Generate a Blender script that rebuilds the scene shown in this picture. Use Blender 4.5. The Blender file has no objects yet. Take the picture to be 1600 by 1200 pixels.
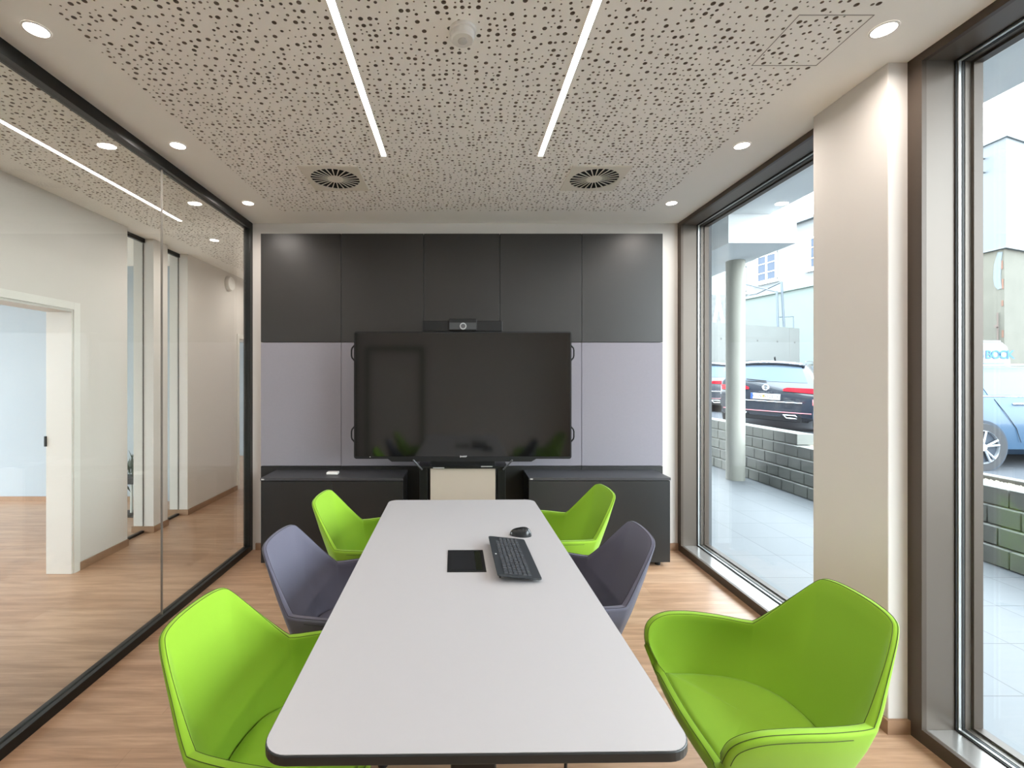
import bpy, bmesh, math, random
from mathutils import Vector, Matrix, noise
R = math.radians
S = bpy.context.scene
COL = S.collection
random.seed(7)

# ---------------------------------------------------------------- camera
CZ = 1.534
cd = bpy.data.cameras.new('camera')
cam = bpy.data.objects.new('camera', cd); COL.objects.link(cam)
cd.sensor_fit = 'HORIZONTAL'; cd.sensor_width = 36.0
cd.lens = 36.0 * 720 / 1600
cd.shift_x = 82 / 1600; cd.shift_y = -12 / 1600
cd.clip_start = 0.02; cd.clip_end = 300
cam.location = (0, 0, CZ); cam.rotation_euler = (R(90), 0, 0)
S.camera = cam

# ---------------------------------------------------------------- sky, exposure
SKY = 6.0
w = bpy.data.worlds.new('overcast_sky'); S.world = w; w.use_nodes = True
nt = w.node_tree; bg = nt.nodes['Background']
tc = nt.nodes.new('ShaderNodeTexCoord'); sx = nt.nodes.new('ShaderNodeSeparateXYZ')
cr = nt.nodes.new('ShaderNodeValToRGB')
nt.links.new(tc.outputs['Generated'], sx.inputs[0]); nt.links.new(sx.outputs['Z'], cr.inputs[0])
cr.color_ramp.elements[0].position = 0.0; cr.color_ramp.elements[0].color = (.93, .97, 1, 1)
cr.color_ramp.elements[1].position = 0.6; cr.color_ramp.elements[1].color = (.80, .91, 1, 1)
nt.links.new(cr.outputs[0], bg.inputs[0]); bg.inputs[1].default_value = SKY
S.view_settings.view_transform = 'Standard'; S.view_settings.look = 'None'
S.view_settings.gamma = 1.0; S.view_settings.use_curve_mapping = False
S.view_settings.exposure = 1.25
c = S.cycles
c.use_denoising = True
c.max_bounces = 12; c.diffuse_bounces = 7; c.glossy_bounces = 5; c.transparent_max_bounces = 24
c.caustics_reflective = False; c.caustics_refractive = False
c.sample_clamp_indirect = 6.0
WARM = (1.0, .92, .85)
P_STRIP = 14.0      # emission of the ceiling light lines
P_DOWN = 2.6        # watts of one downlight
P_HALL = 13.0

# ---------------------------------------------------------------- materials
MATS = {}
def srgb(r, g, b):
    f = lambda v: (v/255/12.92) if v <= 10.3 else (((v/255)+.055)/1.055)**2.4
    return (f(r), f(g), f(b), 1)
def mat(name, rgb, rough=.5, metal=0, var=.04, scale=8, bump=0, bscale=200, coat=0, spec=.5, sheen=0):
    if name in MATS: return MATS[name]
    m = bpy.data.materials.new(name); m.use_nodes = True
    n = m.node_tree.nodes; l = m.node_tree.links; b = n['Principled BSDF']
    col = srgb(*rgb)
    b.inputs['Roughness'].default_value = rough; b.inputs['Metallic'].default_value = metal
    b.inputs['Specular IOR Level'].default_value = spec
    b.inputs['Coat Weight'].default_value = coat; b.inputs['Coat Roughness'].default_value = .05
    if sheen:
        b.inputs['Sheen Weight'].default_value = sheen; b.inputs['Sheen Roughness'].default_value = .5
    g = n.new('ShaderNodeNewGeometry')
    no = n.new('ShaderNodeTexNoise'); no.inputs['Scale'].default_value = scale; no.inputs['Detail'].default_value = 3
    l.new(g.outputs['Position'], no.inputs['Vector'])
    mx = n.new('ShaderNodeMix'); mx.data_type = 'RGBA'
    mx.inputs[6].default_value = tuple(v*(1-var) for v in col[:3]) + (1,)
    mx.inputs[7].default_value = tuple(min(1, v*(1+var)) for v in col[:3]) + (1,)
    l.new(no.outputs['Fac'], mx.inputs[0]); l.new(mx.outputs[2], b.inputs['Base Color'])
    if bump:
        n2 = n.new('ShaderNodeTexNoise'); n2.inputs['Scale'].default_value = bscale
        l.new(g.outputs['Position'], n2.inputs['Vector'])
        bp = n.new('ShaderNodeBump'); bp.inputs['Strength'].default_value = bump; bp.inputs['Distance'].default_value = .002
        l.new(n2.outputs['Fac'], bp.inputs['Height']); l.new(bp.outputs[0], b.inputs['Normal'])
    MATS[name] = m
    return m
def emis(name, col, strength):
    m = bpy.data.materials.new(name); m.use_nodes = True
    n = m.node_tree.nodes; n.remove(n['Principled BSDF'])
    e = n.new('ShaderNodeEmission'); e.inputs[0].default_value = (*col, 1); e.inputs[1].default_value = strength
    m.node_tree.links.new(e.outputs[0], n['Material Output'].inputs[0]); MATS[name] = m
    return m
def glass(name, tint=(.96, .985, .975), f0=.04, rough=0.0):
    m = bpy.data.materials.new(name); m.use_nodes = True
    n = m.node_tree.nodes; l = m.node_tree.links; n.remove(n['Principled BSDF'])
    lw = n.new('ShaderNodeLayerWeight'); lw.inputs[0].default_value = .5
    pw = n.new('ShaderNodeMath'); pw.operation = 'POWER'; pw.inputs[1].default_value = 5
    ma = n.new('ShaderNodeMath'); ma.operation = 'MULTIPLY_ADD'; ma.inputs[1].default_value = 1-f0; ma.inputs[2].default_value = f0
    l.new(lw.outputs['Facing'], pw.inputs[0]); l.new(pw.outputs[0], ma.inputs[0])
    t = n.new('ShaderNodeBsdfTransparent'); t.inputs[0].default_value = (*tint, 1)
    gl = n.new('ShaderNodeBsdfGlossy'); gl.inputs['Roughness'].default_value = rough
    mx = n.new('ShaderNodeMixShader')
    l.new(ma.outputs[0], mx.inputs[0]); l.new(t.outputs[0], mx.inputs[1]); l.new(gl.outputs[0], mx.inputs[2])
    l.new(mx.outputs[0], n['Material Output'].inputs[0]); MATS[name] = m
    return m

WALL = mat('white_plaster', (213, 208, 203), .9, var=.01, bump=.05, bscale=300)
CEIL = mat('ceiling_plaster', (250, 248, 243), .92, var=.01)
CORE = mat('board_core', (150, 138, 126), .95)
FELT = mat('acoustic_felt', (104, 93, 84), .95)
BLACKM = mat('black_metal', (22, 24, 23), .35, metal=.3, var=.05)
BLACKP = mat('black_plastic', (15, 16, 17), .55, spec=.35)
BRONZE = mat('bronze_window_metal', (98, 89, 81), .38, metal=.35, var=.03, scale=3)
BRONZE_D = mat('dark_bronze_metal', (78, 67, 58), .45, metal=.3, var=.03)
SILVER = mat('silver_spacer', (205, 208, 208), .3, metal=.6)
GASKET = mat('black_gasket', (18, 18, 19), .6)
BASEB = mat('wood_baseboard', (150, 118, 92), .5, var=.15, scale=14)
PANEL_D = mat('dark_brown_panel', (38, 36, 34), .42, var=.06, scale=30, bump=.25, bscale=420)
PANEL_G = mat('grey_felt_panel', (133, 129, 137), .85, var=.03, scale=60, bump=.15, bscale=600)
SIDEB = mat('black_sideboard', (28, 28, 28), .4, var=.05, bump=.08, bscale=500)
SIDEB_T = mat('charcoal_top', (52, 52, 55), .42, var=.05)
WHITE_T = mat('white_laminate', (171, 169, 171), .42, var=.008, scale=40)
EDGE = mat('black_table_edge', (26, 30, 30), .4)
SCREEN = mat('glossy_screen', (9, 10, 10), .09, var=.02, spec=.75)
BEIGE = mat('beige_panel', (176, 166, 152), .5, var=.02)
GREEN = mat('lime_green_fabric', (133, 175, 42), .8, var=.03, scale=900, bump=.08, bscale=1500, sheen=.12, spec=.25)
GREY = mat('slate_grey_fabric', (94, 93, 108), .85, var=.05, scale=900, bump=.1, bscale=1500, sheen=.12, spec=.25)
ST_GREEN = mat('dark_green_thread', (58, 74, 10), .8)
ST_GREY = mat('dark_grey_thread', (40, 38, 44), .8)
WHITEP = mat('white_plastic', (232, 230, 226), .45, var=.01)
VENTM = mat('vent_metal', (232, 227, 216), .5, var=.01)
DARK = mat('dark_cavity', (10, 10, 10), .9)
LED = emis('led_line', (1, .93, .88), P_STRIP)
LENS = emis('downlight_lens', (1, .92, .86), 6.0)
GLASSW = glass('window_glass', (.97, .99, .985))
GLASSP = glass('partition_glass', (.962, .98, .970), f0=.05)

def wood_floor():
    m = bpy.data.materials.new('laminate_floor'); m.use_nodes = True
    n = m.node_tree.nodes; l = m.node_tree.links; b = n['Principled BSDF']
    g = n.new('ShaderNodeNewGeometry')
    br = n.new('ShaderNodeTexBrick'); br.offset = .37; br.squash = 1
    br.inputs['Scale'].default_value = 1; br.inputs['Brick Width'].default_value = 1.35; br.inputs['Row Height'].default_value = .19
    br.inputs['Mortar Size'].default_value = .0010; br.inputs['Mortar Smooth'].default_value = .3
    br.inputs['Color1'].default_value = srgb(186, 153, 125); br.inputs['Color2'].default_value = srgb(175, 139, 110)
    br.inputs['Mortar'].default_value = srgb(150, 118, 92)
    l.new(g.outputs['Position'], br.inputs['Vector'])
    mp = n.new('ShaderNodeMapping'); mp.inputs['Scale'].default_value = (1.1, 13, 1)
    l.new(g.outputs['Position'], mp.inputs[0])
    n1 = n.new('ShaderNodeTexNoise'); n1.inputs['Scale'].default_value = 1.6; n1.inputs['Detail'].default_value = 7; n1.inputs['Roughness'].default_value = .62; n1.inputs['Distortion'].default_value = .6
    l.new(mp.outputs[0], n1.inputs['Vector'])
    rp = n.new('ShaderNodeValToRGB'); rp.color_ramp.elements[0].position = .36; rp.color_ramp.elements[0].color = (.70, .655, .63, 1)
    rp.color_ramp.elements[1].position = .62; rp.color_ramp.elements[1].color = (1.05, 1.05, 1.06, 1)
    l.new(n1.outputs['Fac'], rp.inputs[0])
    mp2 = n.new('ShaderNodeMapping'); mp2.inputs['Scale'].default_value = (5, 90, 1)
    l.new(g.outputs['Position'], mp2.inputs[0])
    n2 = n.new('ShaderNodeTexNoise'); n2.inputs['Scale'].default_value = 1.0; n2.inputs['Detail'].default_value = 5
    l.new(mp2.outputs[0], n2.inputs['Vector'])
    rp2 = n.new('ShaderNodeValToRGB'); rp2.color_ramp.elements[0].position = .3; rp2.color_ramp.elements[0].color = (.88, .86, .85, 1)
    rp2.color_ramp.elements[1].position = .6; rp2.color_ramp.elements[1].color = (1.02, 1.02, 1.02, 1)
    l.new(n2.outputs['Fac'], rp2.inputs[0])
    m1 = n.new('ShaderNodeMix'); m1.data_type = 'RGBA'; m1.blend_type = 'MULTIPLY'; m1.inputs[0].default_value = 1
    m2 = n.new('ShaderNodeMix'); m2.data_type = 'RGBA'; m2.blend_type = 'MULTIPLY'; m2.inputs[0].default_value = 1
    l.new(br.outputs['Color'], m1.inputs[6]); l.new(rp.outputs[0], m1.inputs[7])
    l.new(m1.outputs[2], m2.inputs[6]); l.new(rp2.outputs[0], m2.inputs[7]); l.new(m2.outputs[2], b.inputs['Base Color'])
    b.inputs['Roughness'].default_value = .34; b.inputs['Specular IOR Level'].default_value = .6
    MATS['floor'] = m; return m
FLOOR = wood_floor()

def paving():
    m = bpy.data.materials.new('patio_slabs'); m.use_nodes = True
    n = m.node_tree.nodes; l = m.node_tree.links; b = n['Principled BSDF']
    g = n.new('ShaderNodeNewGeometry'); mp = n.new('ShaderNodeMapping')
    mp.inputs['Location'].default_value = (-2.755+.445*8, -4.0+.44*20, 0)
    l.new(g.outputs['Position'], mp.inputs[0])
    br = n.new('ShaderNodeTexBrick'); br.offset = 0; br.inputs['Scale'].default_value = 1
    br.inputs['Brick Width'].default_value = .445; br.inputs['Row Height'].default_value = .44
    br.inputs['Mortar Size'].default_value = .0035; br.inputs['Color1'].default_value = srgb(96, 99, 102)
    br.inputs['Color2'].default_value = srgb(92, 95, 98); br.inputs['Mortar'].default_value = srgb(60, 62, 64)
    l.new(mp.outputs[0], br.inputs['Vector']); l.new(br.outputs['Color'], b.inputs['Base Color'])
    b.inputs['Roughness'].default_value = .55; MATS['pave'] = m; return m
PAVE = paving()

# ---------------------------------------------------------------- mesh building
class MB:
    def __init__(s): s.v = []; s.f = []
    def add(s, vs, fs):
        o = len(s.v); s.v += [tuple(p) for p in vs]; s.f += [tuple(i+o for i in f) for f in fs]; return s
    def box(s, x0, y0, z0, x1, y1, z1):
        return s.add([(x0,y0,z0),(x1,y0,z0),(x1,y1,z0),(x0,y1,z0),(x0,y0,z1),(x1,y0,z1),(x1,y1,z1),(x0,y1,z1)],
                     [(0,3,2,1),(4,5,6,7),(0,1,5,4),(1,2,6,5),(2,3,7,6),(3,0,4,7)])
    def prism(s, pts, z0, z1):                      # polygon in xy
        n = len(pts)
        return s.add([(x,y,z0) for x,y in pts]+[(x,y,z1) for x,y in pts],
                     [tuple(range(n-1,-1,-1)), tuple(range(n,2*n))]+[(i,(i+1)%n,(i+1)%n+n,i+n) for i in range(n)])
    def prism_y(s, pts, y0, y1):                    # polygon in xz, extruded along y
        n = len(pts)
        return s.add([(x,y0,z) for x,z in pts]+[(x,y1,z) for x,z in pts],
                     [tuple(range(n)), tuple(range(2*n-1,n-1,-1))]+[(i,i+n,(i+1)%n+n,(i+1)%n) for i in range(n)])
    def cyl(s, c, r, h, axis='z', n=32, r2=None):
        r2 = r if r2 is None else r2
        vs = []
        for k, rr in ((0, r), (h, r2)):
            for i in range(n):
                a = 2*math.pi*i/n; u, v = rr*math.cos(a), rr*math.sin(a)
                p = {'z': (u, v, k), 'y': (v, k, u), 'x': (k, u, v)}[axis]
                vs.append((c[0]+p[0], c[1]+p[1], c[2]+p[2]))
        return s.add(vs, [tuple(range(n-1,-1,-1)), tuple(range(n,2*n))]+[(i,(i+1)%n,(i+1)%n+n,i+n) for i in range(n)])
    def lathe(s, c, prof, n=36, axis='z', close=True):
        vs = []
        for r, h in prof:
            for i in range(n):
                a = 2*math.pi*i/n; u, v = r*math.cos(a), r*math.sin(a)
                p = {'z': (u, v, h), 'y': (v, h, u), 'x': (h, u, v)}[axis]
                vs.append((c[0]+p[0], c[1]+p[1], c[2]+p[2]))
        fs = [(k*n+i, k*n+(i+1)%n, (k+1)*n+(i+1)%n, (k+1)*n+i) for k in range(len(prof)-1) for i in range(n)]
        if close: fs += [tuple(range(n-1,-1,-1)), tuple(range((len(prof)-1)*n, len(prof)*n))]
        return s.add(vs, fs)
    def tube(s, path, r, n=8, closed=False):
        P = [Vector(p) for p in path]; m = len(P); vs = []; nrm = None
        for i, p in enumerate(P):
            a = P[(i-1) % m] if (closed or i > 0) else P[i]; b = P[(i+1) % m] if (closed or i < m-1) else P[i]
            t = (b-a).normalized()
            if nrm is None:
                nrm = t.cross(Vector((0,0,1)))
                if nrm.length < .05: nrm = t.cross(Vector((1,0,0)))
            nrm = (nrm - t*nrm.dot(t)).normalized(); bn = t.cross(nrm)
            for k in range(n):
                q = 2*math.pi*k/n; vs.append(p + nrm*r*math.cos(q) + bn*r*math.sin(q))
        fs = []
        for i in range(m if closed else m-1):
            j = (i+1) % m
            for k in range(n): fs.append((i*n+k, i*n+(k+1)%n, j*n+(k+1)%n, j*n+k))
        if not closed: fs += [tuple(range(n-1,-1,-1)), tuple(range((m-1)*n, m*n))]
        return s.add(vs, fs)
    def build(s, name, m, parent=None, bevel=0, seg=2, smooth=False, origin=None):
        me = bpy.data.meshes.new(name)
        if parent is None:
            if origin is None:
                xs = [p[0] for p in s.v]; ys = [p[1] for p in s.v]; zs = [p[2] for p in s.v]
                origin = ((min(xs)+max(xs))/2, (min(ys)+max(ys))/2, min(zs))
            off = origin
        else: off = tuple(parent.get('_o', (0,0,0)))
        me.from_pydata([(x-off[0], y-off[1], z-off[2]) for x, y, z in s.v], [], s.f)
        me.materials.append(m); me.update()
        o = bpy.data.objects.new(name, me); COL.objects.link(o)
        if parent is None: o.location = off
        else: o.parent = parent
        if parent is not None: o['_o'] = off
        else: o['_o'] = tuple(off)
        if bevel:
            bv = o.modifiers.new('bevel', 'BEVEL'); bv.width = bevel; bv.segments = seg; bv.limit_method = 'ANGLE'; bv.angle_limit = R(40)
        if smooth:
            for p in me.polygons: p.use_smooth = True
            if bevel == 0:
                bm = bmesh.new(); bm.from_mesh(me); bmesh.ops.recalc_face_normals(bm, faces=bm.faces)
                for e in bm.edges:
                    if len(e.link_faces) == 2 and e.calc_face_angle(0) > R(42): e.smooth = False
                bm.to_mesh(me); bm.free()
        return o
def B(x0, y0, z0, x1, y1, z1): return MB().box(x0, y0, z0, x1, y1, z1)
def thing(name, label, cat, loc=(0,0,0), group=None):
    o = bpy.data.objects.new(name, None); COL.objects.link(o); o.location = loc
    o.empty_display_size = .1
    o['label'] = label; o['category'] = cat; o['_o'] = tuple(loc)
    if group: o['group'] = group
    return o
def tag(o, label, cat, group=None, kind=None):
    o['label'] = label; o['category'] = cat
    if group: o['group'] = group
    if kind: o['kind'] = kind
    return o
def struct(o, label=None):
    o['kind'] = 'structure'
    if label: o['label'] = label
    return o
def sthing(name, label, loc=(0,0,0)):
    o = bpy.data.objects.new(name, None); COL.objects.link(o); o.location = loc
    o['_o'] = tuple(loc); o['kind'] = 'structure'; o['label'] = label; return o
def copy_tree(o, parent=None):
    c = o.copy(); COL.objects.link(c); c.parent = parent
    for ch in list(o.children): copy_tree(ch, c)
    return c
def text(body, name, m, parent, loc, size, rot=(R(90),0,0), extrude=.001, align='CENTER'):
    cu = bpy.data.curves.new(name, 'FONT'); cu.body = body; cu.size = size; cu.extrude = extrude
    if name == 'lettering' and size > .3: cu.offset = .008
    cu.align_x = align; cu.align_y = 'CENTER'; cu.materials.append(m)
    tmp = bpy.data.objects.new('tmp_text', cu); me = bpy.data.meshes.new_from_object(tmp); bpy.data.objects.remove(tmp)
    me.name = name; me.materials.clear(); me.materials.append(m); bpy.data.curves.remove(cu)
    o = bpy.data.objects.new(name, me); COL.objects.link(o); o.parent = parent
    off = parent.get('_o', (0,0,0)); o.location = (loc[0]-off[0], loc[1]-off[1], loc[2]-off[2]); o.rotation_euler = rot
    return o

# ================================================================ ROOM SHELL
H = 2.887
YB = 4.077          # back wall
YR = -.95           # wall behind the camera
XL = -1.858         # glass partition plane
XW = 1.93           # window wall plane
XH = -3.01          # far wall of the corridor
YC0, YC1 = -2.5, 9.0
struct(B(-8, YC0, -.1, 2.18, YC1, 0).build('floor', FLOOR), 'laminate floor with long pale oak boards')
struct(B(XL-.0, YB, 0, 2.17, YB+.15, H).build('wall_back', WALL), 'white wall behind the dark wall cladding')
struct(B(XL, YR-.15, 0, 2.17, YR, H).build('wall_rear', WALL), 'white wall behind the camera')

rd = MB().box(-1.66, YR, 0, -1.60, YR+.02, 2.05).box(-.69, YR, 0, -.63, YR+.02, 2.05).box(-1.60, YR, 1.99, -.69, YR+.02, 2.05)
struct(rd.build('door_3', BLACKM), 'black door frame in the wall behind the camera')
# right wall: pillar between the windows, and short piece at the rear
struct(MB().box(1.846, 1.985, 0, 2.17, 2.406, H).build('wall_right', WALL, bevel=.004), 'white pillar between the two tall windows')
struct(B(XW, YR, 0, 2.17, -.55, H).build('wall_right_rear', WALL), 'white wall piece beside the rear end of the near window')
struct(MB().box(1.832, 1.971, 0, 1.846, 2.42, .06).box(1.846, 1.971, 0, 1.93, 1.985, .06).build('baseboard_right', BASEB), 'wooden baseboard around the window pillar')
struct(B(-1.80, YB-.014, 0, -1.74, YB, .06).box(1.78, YB-.014, 0, XW, YB, .06).build('baseboard_back', BASEB), 'wooden baseboard at the back wall')

# ---- ceilings with real holes
def perforated(name, x0, y0, x1, y1, excl, seed, cell=.0338):
    rnd = random.Random(seed)
    nx = round((x1-x0)/cell); ny = round((y1-y0)/cell); cx = (x1-x0)/nx; cy = (y1-y0)/ny
    V = []; F = []; W = []; idx = {}
    def corner(i, j):
        k = (i, j)
        if k not in idx:
            X_, Y_ = x0+i*cx, y0+j*cy; wl = cell*4.2
            nv = noise.noise_vector(Vector((X_/wl, Y_/wl, seed*3.1)))
            fx = min(1, min(i, nx-i)/2.5); fy = min(1, min(j, ny-j)/2.5)
            jx = fx*(nv.x*.95*cx+rnd.uniform(-.16, .16)*cx+(.22 if j % 2 else -.22)*cx)
            jy = fy*(nv.y*.95*cy+rnd.uniform(-.16, .16)*cy)
            idx[k] = len(V); V.append((X_+jx, Y_+jy, H))
        return idx[k]
    kinds = {}
    for bi in range(0, nx, 2):
        for bj in range(0, ny, 2):
            q_ = rnd.random(); t = [2, 1, 0, 0] if q_ < .62 else ([2, 1, 1, 0] if q_ < .75 else [1, 1, 0, 0])
            rnd.shuffle(t)
            for q, (a, b) in enumerate(((0,0),(1,0),(0,1),(1,1))): kinds[(bi+a, bj+b)] = t[q]
    for i in range(nx):
        for j in range(ny):
            c = [corner(i,j), corner(i+1,j), corner(i+1,j+1), corner(i,j+1)]
            ax = sum(V[k][0] for k in c)/4; ay = sum(V[k][1] for k in c)/4
            kd = kinds[(i,j)]; r = (.0037, .0067, .0094)[kd]
            n = (8, 8, 12)[kd]
            def clear(px, py):
                dm = 9
                for q in range(4):
                    p, t_ = V[c[q]], V[c[(q+1) % 4]]; ex_, ey_ = t_[0]-p[0], t_[1]-p[1]
                    dm = min(dm, ((px-p[0])*-ey_+(py-p[1])*ex_)/math.hypot(ex_, ey_))
                return dm
            d0 = clear(ax, ay); r = min(r, d0-.0012)
            if r < .0025: F.append((c[0], c[3], c[2], c[1])); continue
            for _ in range(6):
                s = max(0, d0-r-.001)*1.3; tx, ty = ax+rnd.uniform(-s, s), ay+rnd.uniform(-s, s)
                if clear(tx, ty) > r+.0008: ax, ay = tx, ty; break
            if any(a-r < ax < b+r and d-r < ay < e+r for a, d, b, e in excl) or min(ax-x0, x1-ax, ay-y0, y1-ay) < r+.004:
                F.append((c[0], c[3], c[2], c[1])); continue
            o = len(V)
            for k in range(n):
                an = 2*math.pi*(k/n)-R(135); V.append((ax+r*math.cos(an), ay+r*math.sin(an), H))
            for k in range(n):
                an = 2*math.pi*(k/n)-R(135); V.append((ax+r*math.cos(an), ay+r*math.sin(an), H+.0125))
            q = n//4
            for sct in range(4):
                arc = [o+(sct*q+k) % n for k in range(q+1)]
                F.append(tuple([c[(sct+1) % 4], c[sct]] + arc))
            for k in range(n): W.append(len(F)); F.append((o+k, o+(k+1) % n, o+n+(k+1) % n, o+n+k))
    me = bpy.data.meshes.new(name); me.from_pydata(V, [], F); me.materials.append(CEIL); me.materials.append(CORE)
    for k in W: me.polygons[k].material_index = 1
    me.update()
    ob = bpy.data.objects.new(name, me); COL.objects.link(ob); struct(ob, 'acoustic ceiling field perforated with scattered round holes of three sizes')
    return ob
PX0, PX1, PY0, PY1 = -1.50, 1.545, -.55, 3.777
SL, SR = -.463, .4955                      # light lines
VENTS = [(-.848, 3.15), (.92, 3.15)]
HX0, HX1, HY0, HY1 = 1.272, 1.552, 1.725, 2.005
ex = [(SL-.017, -.5, SL+.017, 2.83), (SR-.017, -.5, SR+.017, 2.83),
      (HX0-.004, HY0-.004, HX0+.004, HY1+.004), (HX0, HY0-.004, HX1, HY0+.004), (HX0, HY1-.004, HX1, HY1+.004)]
perforated('ceiling', PX0, PY0, PX1, PY1, ex, 3)
perforated('ceiling_corridor', -2.80, .6, -1.93, 7.6, [(-2.445, .6, -2.41, 4.02)], 5)
def plate(name, x0, y0, x1, y1, lab):
    return struct(B(x0, y0, H, x1, y1, H+.014).build(name, CEIL), lab)
struct(MB().box(XL, YR, H, PX0, YB, H+.014).box(PX1, YR, H, 2.26, YB, H+.014).box(PX0, YR, H, PX1, PY0, H+.014)
       .box(PX0, PY1, H, PX1, YB, H+.014).build('ceiling_margin', CEIL), 'plain white plaster margin around the perforated ceiling')
struct(MB().box(-8, YC0, H, -2.80, YC1, H+.014).box(-1.93, YC0, H, XL, YC1, H+.014).box(-2.80, YC0, H, -1.93, .6, H+.014)
       .box(-2.80, 7.6, H, -1.93, YC1, H+.014).build('ceiling_corridor_margin', CEIL), 'plain ceiling of the corridor and rooms beyond')
struct(B(-8, YC0, H+.015, 2.26, YC1, H+.08).build('ceiling_felt', FELT), 'dark felt above the ceiling holes')
# revision hatch outline
hm = MB(); e = .0012
for a in ((HX0,HY0,HX1,HY0),(HX0,HY1,HX1,HY1),(HX0,HY0,HX0,HY1),(HX1,HY0,HX1,HY1)):
    hm.box(a[0]-e, a[1]-e, H-.0015, a[2]+e, a[3]+e, H+.0005)
tag(hm.build('ceiling_hatch', mat('hatch_gap', (150,146,140), .8)), 'square inspection hatch outline in the perforated ceiling near the right downlights', 'hatch')

# light lines
for X, lab in ((SL, 'left one of the two long recessed light lines above the table'), (SR, 'right one of the two long recessed light lines above the table')):
    t = thing('line_light', lab, 'ceiling light', (X, 1.16, H), 'linear lights in the meeting room ceiling')
    B(X-.0145, -.5, H-.003, X+.0145, 2.825, H-.001).build('diffuser', LED, t)
    MB().box(X-.017, -.502, H-.0035, X-.0145, 2.828, H).box(X+.0145, -.502, H-.0035, X+.017, 2.828, H).build('frame', WHITEP, t)
t = thing('line_light', 'long light line in the corridor ceiling behind the glass', 'ceiling light', (-2.428, 2.3, H))
B(-2.442, .6, H-.003, -2.414, 4.01, H-.001).build('diffuser', LED, t)
MB().box(-2.445, .6, H-.0035, -2.442, 4.013, H).box(-2.414, .6, H-.0035, -2.411, 4.013, H).build('frame', WHITEP, t)

# downlights
def downlight(x, y, lab, grp, power=P_DOWN):
    t = thing('downlight', lab, 'ceiling light', (x, y, H), grp)
    MB().lathe((x, y, H), [(.047, -.0005), (.046, -.003), (.040, -.004), (.039, -.0015)], close=False).build('trim_ring', WHITEP, t, smooth=True)
    MB().cyl((x, y, H-.003), .039, .002, n=40).build('lens', LENS, t)
    ld = bpy.data.lights.new('downlight_lamp', 'AREA'); ld.shape = 'DISK'; ld.size = .07; ld.energy = power; ld.color = WARM; ld.spread = R(165)
    lo = bpy.data.objects.new('downlight_lamp', ld); COL.objects.link(lo); lo.parent = t; lo.location = (0, 0, -.006)
    return t
ys = [(3.597, 'nearest the dark cladding'), (2.70, 'second from the dark cladding'), (1.797, 'third from the dark cladding')]
for y, d in ys:
    downlight(-1.65, y, 'round downlight beside the glass partition, ' + d, 'downlights on the glass side')
    downlight(1.655, y, 'round downlight beside the windows, ' + d, 'downlights on the window side')
for y, d in ((.9, 'fourth from the dark cladding'), (0.0, 'fifth from the dark cladding')):
    downlight(-1.65, y, 'round downlight beside the glass partition, ' + d, 'downlights on the glass side')
    downlight(1.655, y, 'round downlight beside the windows, ' + d, 'downlights on the window side')
downlight(-2.434, 4.575, 'round downlight in the corridor just past the end of its light line', 'corridor downlights', 3)
downlight(-2.434, 6.2, 'round downlight at the far end of the corridor', 'corridor downlights', 3.5)

# swirl vents
def vent(x, y, lab):
    t = thing('swirl_vent', lab, 'vent', (x, y, H), 'square air outlets in the ceiling')
    s = .193; ri = .163
    mb = MB(); n = 48; V = []
    for k in range(n):
        a = 2*math.pi*k/n; V.append((x+ri*math.cos(a), y+ri*math.sin(a)))
    sq = []
    for k in range(n):
        a = 2*math.pi*k/n; m_ = max(abs(math.cos(a)), abs(math.sin(a))); sq.append((x+s*math.cos(a)/m_, y+s*math.sin(a)/m_))
    z = H-.008
    vs = [(a, b, z) for a, b in V]+[(a, b, z) for a, b in sq]+[(a, b, H) for a, b in sq]+[(a, b, H-.001) for a, b in V]
    fs = []
    for k in range(n):
        j = (k+1) % n
        fs += [(k, j, n+j, n+k), (n+k, n+j, 2*n+j, 2*n+k), (k, 3*n+k, 3*n+j, j)]
    mb.add(vs, fs).build('face_plate', VENTM, t)
    MB().cyl((x, y, H-.0015), ri, .001, n=48).build('cavity', DARK, t)
    MB().lathe((x, y, H-.009), [(.052, .006), (.052, .001), (.046, 0)]).build('hub', VENTM, t)
    bl = MB(); nb = 24
    for k in range(nb):
        a = 2*math.pi*(k+.5)/nb; d = Vector((math.cos(a), math.sin(a), 0)); p = Vector((-d.y, d.x, 0)); q = []
        for rr, wd in ((.048, .0022), (ri+.001, .0045)):
            c0 = Vector((x, y, H-.0075))+d*rr
            q += [c0-p*wd, c0+p*wd, c0+p*wd+Vector((0,0,.003)), c0-p*wd+Vector((0,0,.003))]
        bl.add(q, [(0,1,5,4),(1,2,6,5),(2,3,7,6),(3,0,4,7),(0,3,2,1),(4,5,6,7)])
    b = bl.build('blades', VENTM, t)
vent(*VENTS[0], 'square swirl air vent in the ceiling, the left one past the light lines')
vent(*VENTS[1], 'square swirl air vent in the ceiling, the right one past the light lines')

t = thing('smoke_detector', 'small white round detector between the two ceiling light lines', 'smoke detector', (.012, 1.80, H))
MB().lathe((.012, 1.80, H), [(.052, 0), (.052, -.012), (.046, -.014), (.046, -.036), (.040, -.042), (.001, -.043)]).build('housing', WHITEP, t, smooth=True)
MB().lathe((.012, 1.80, H), [(.018, -.042), (.018, -.046), (.012, -.048), (.001, -.048)]).build('sensor_cap', mat('pale_grey_plastic', (205,203,200), .5), t, smooth=True)

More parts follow.
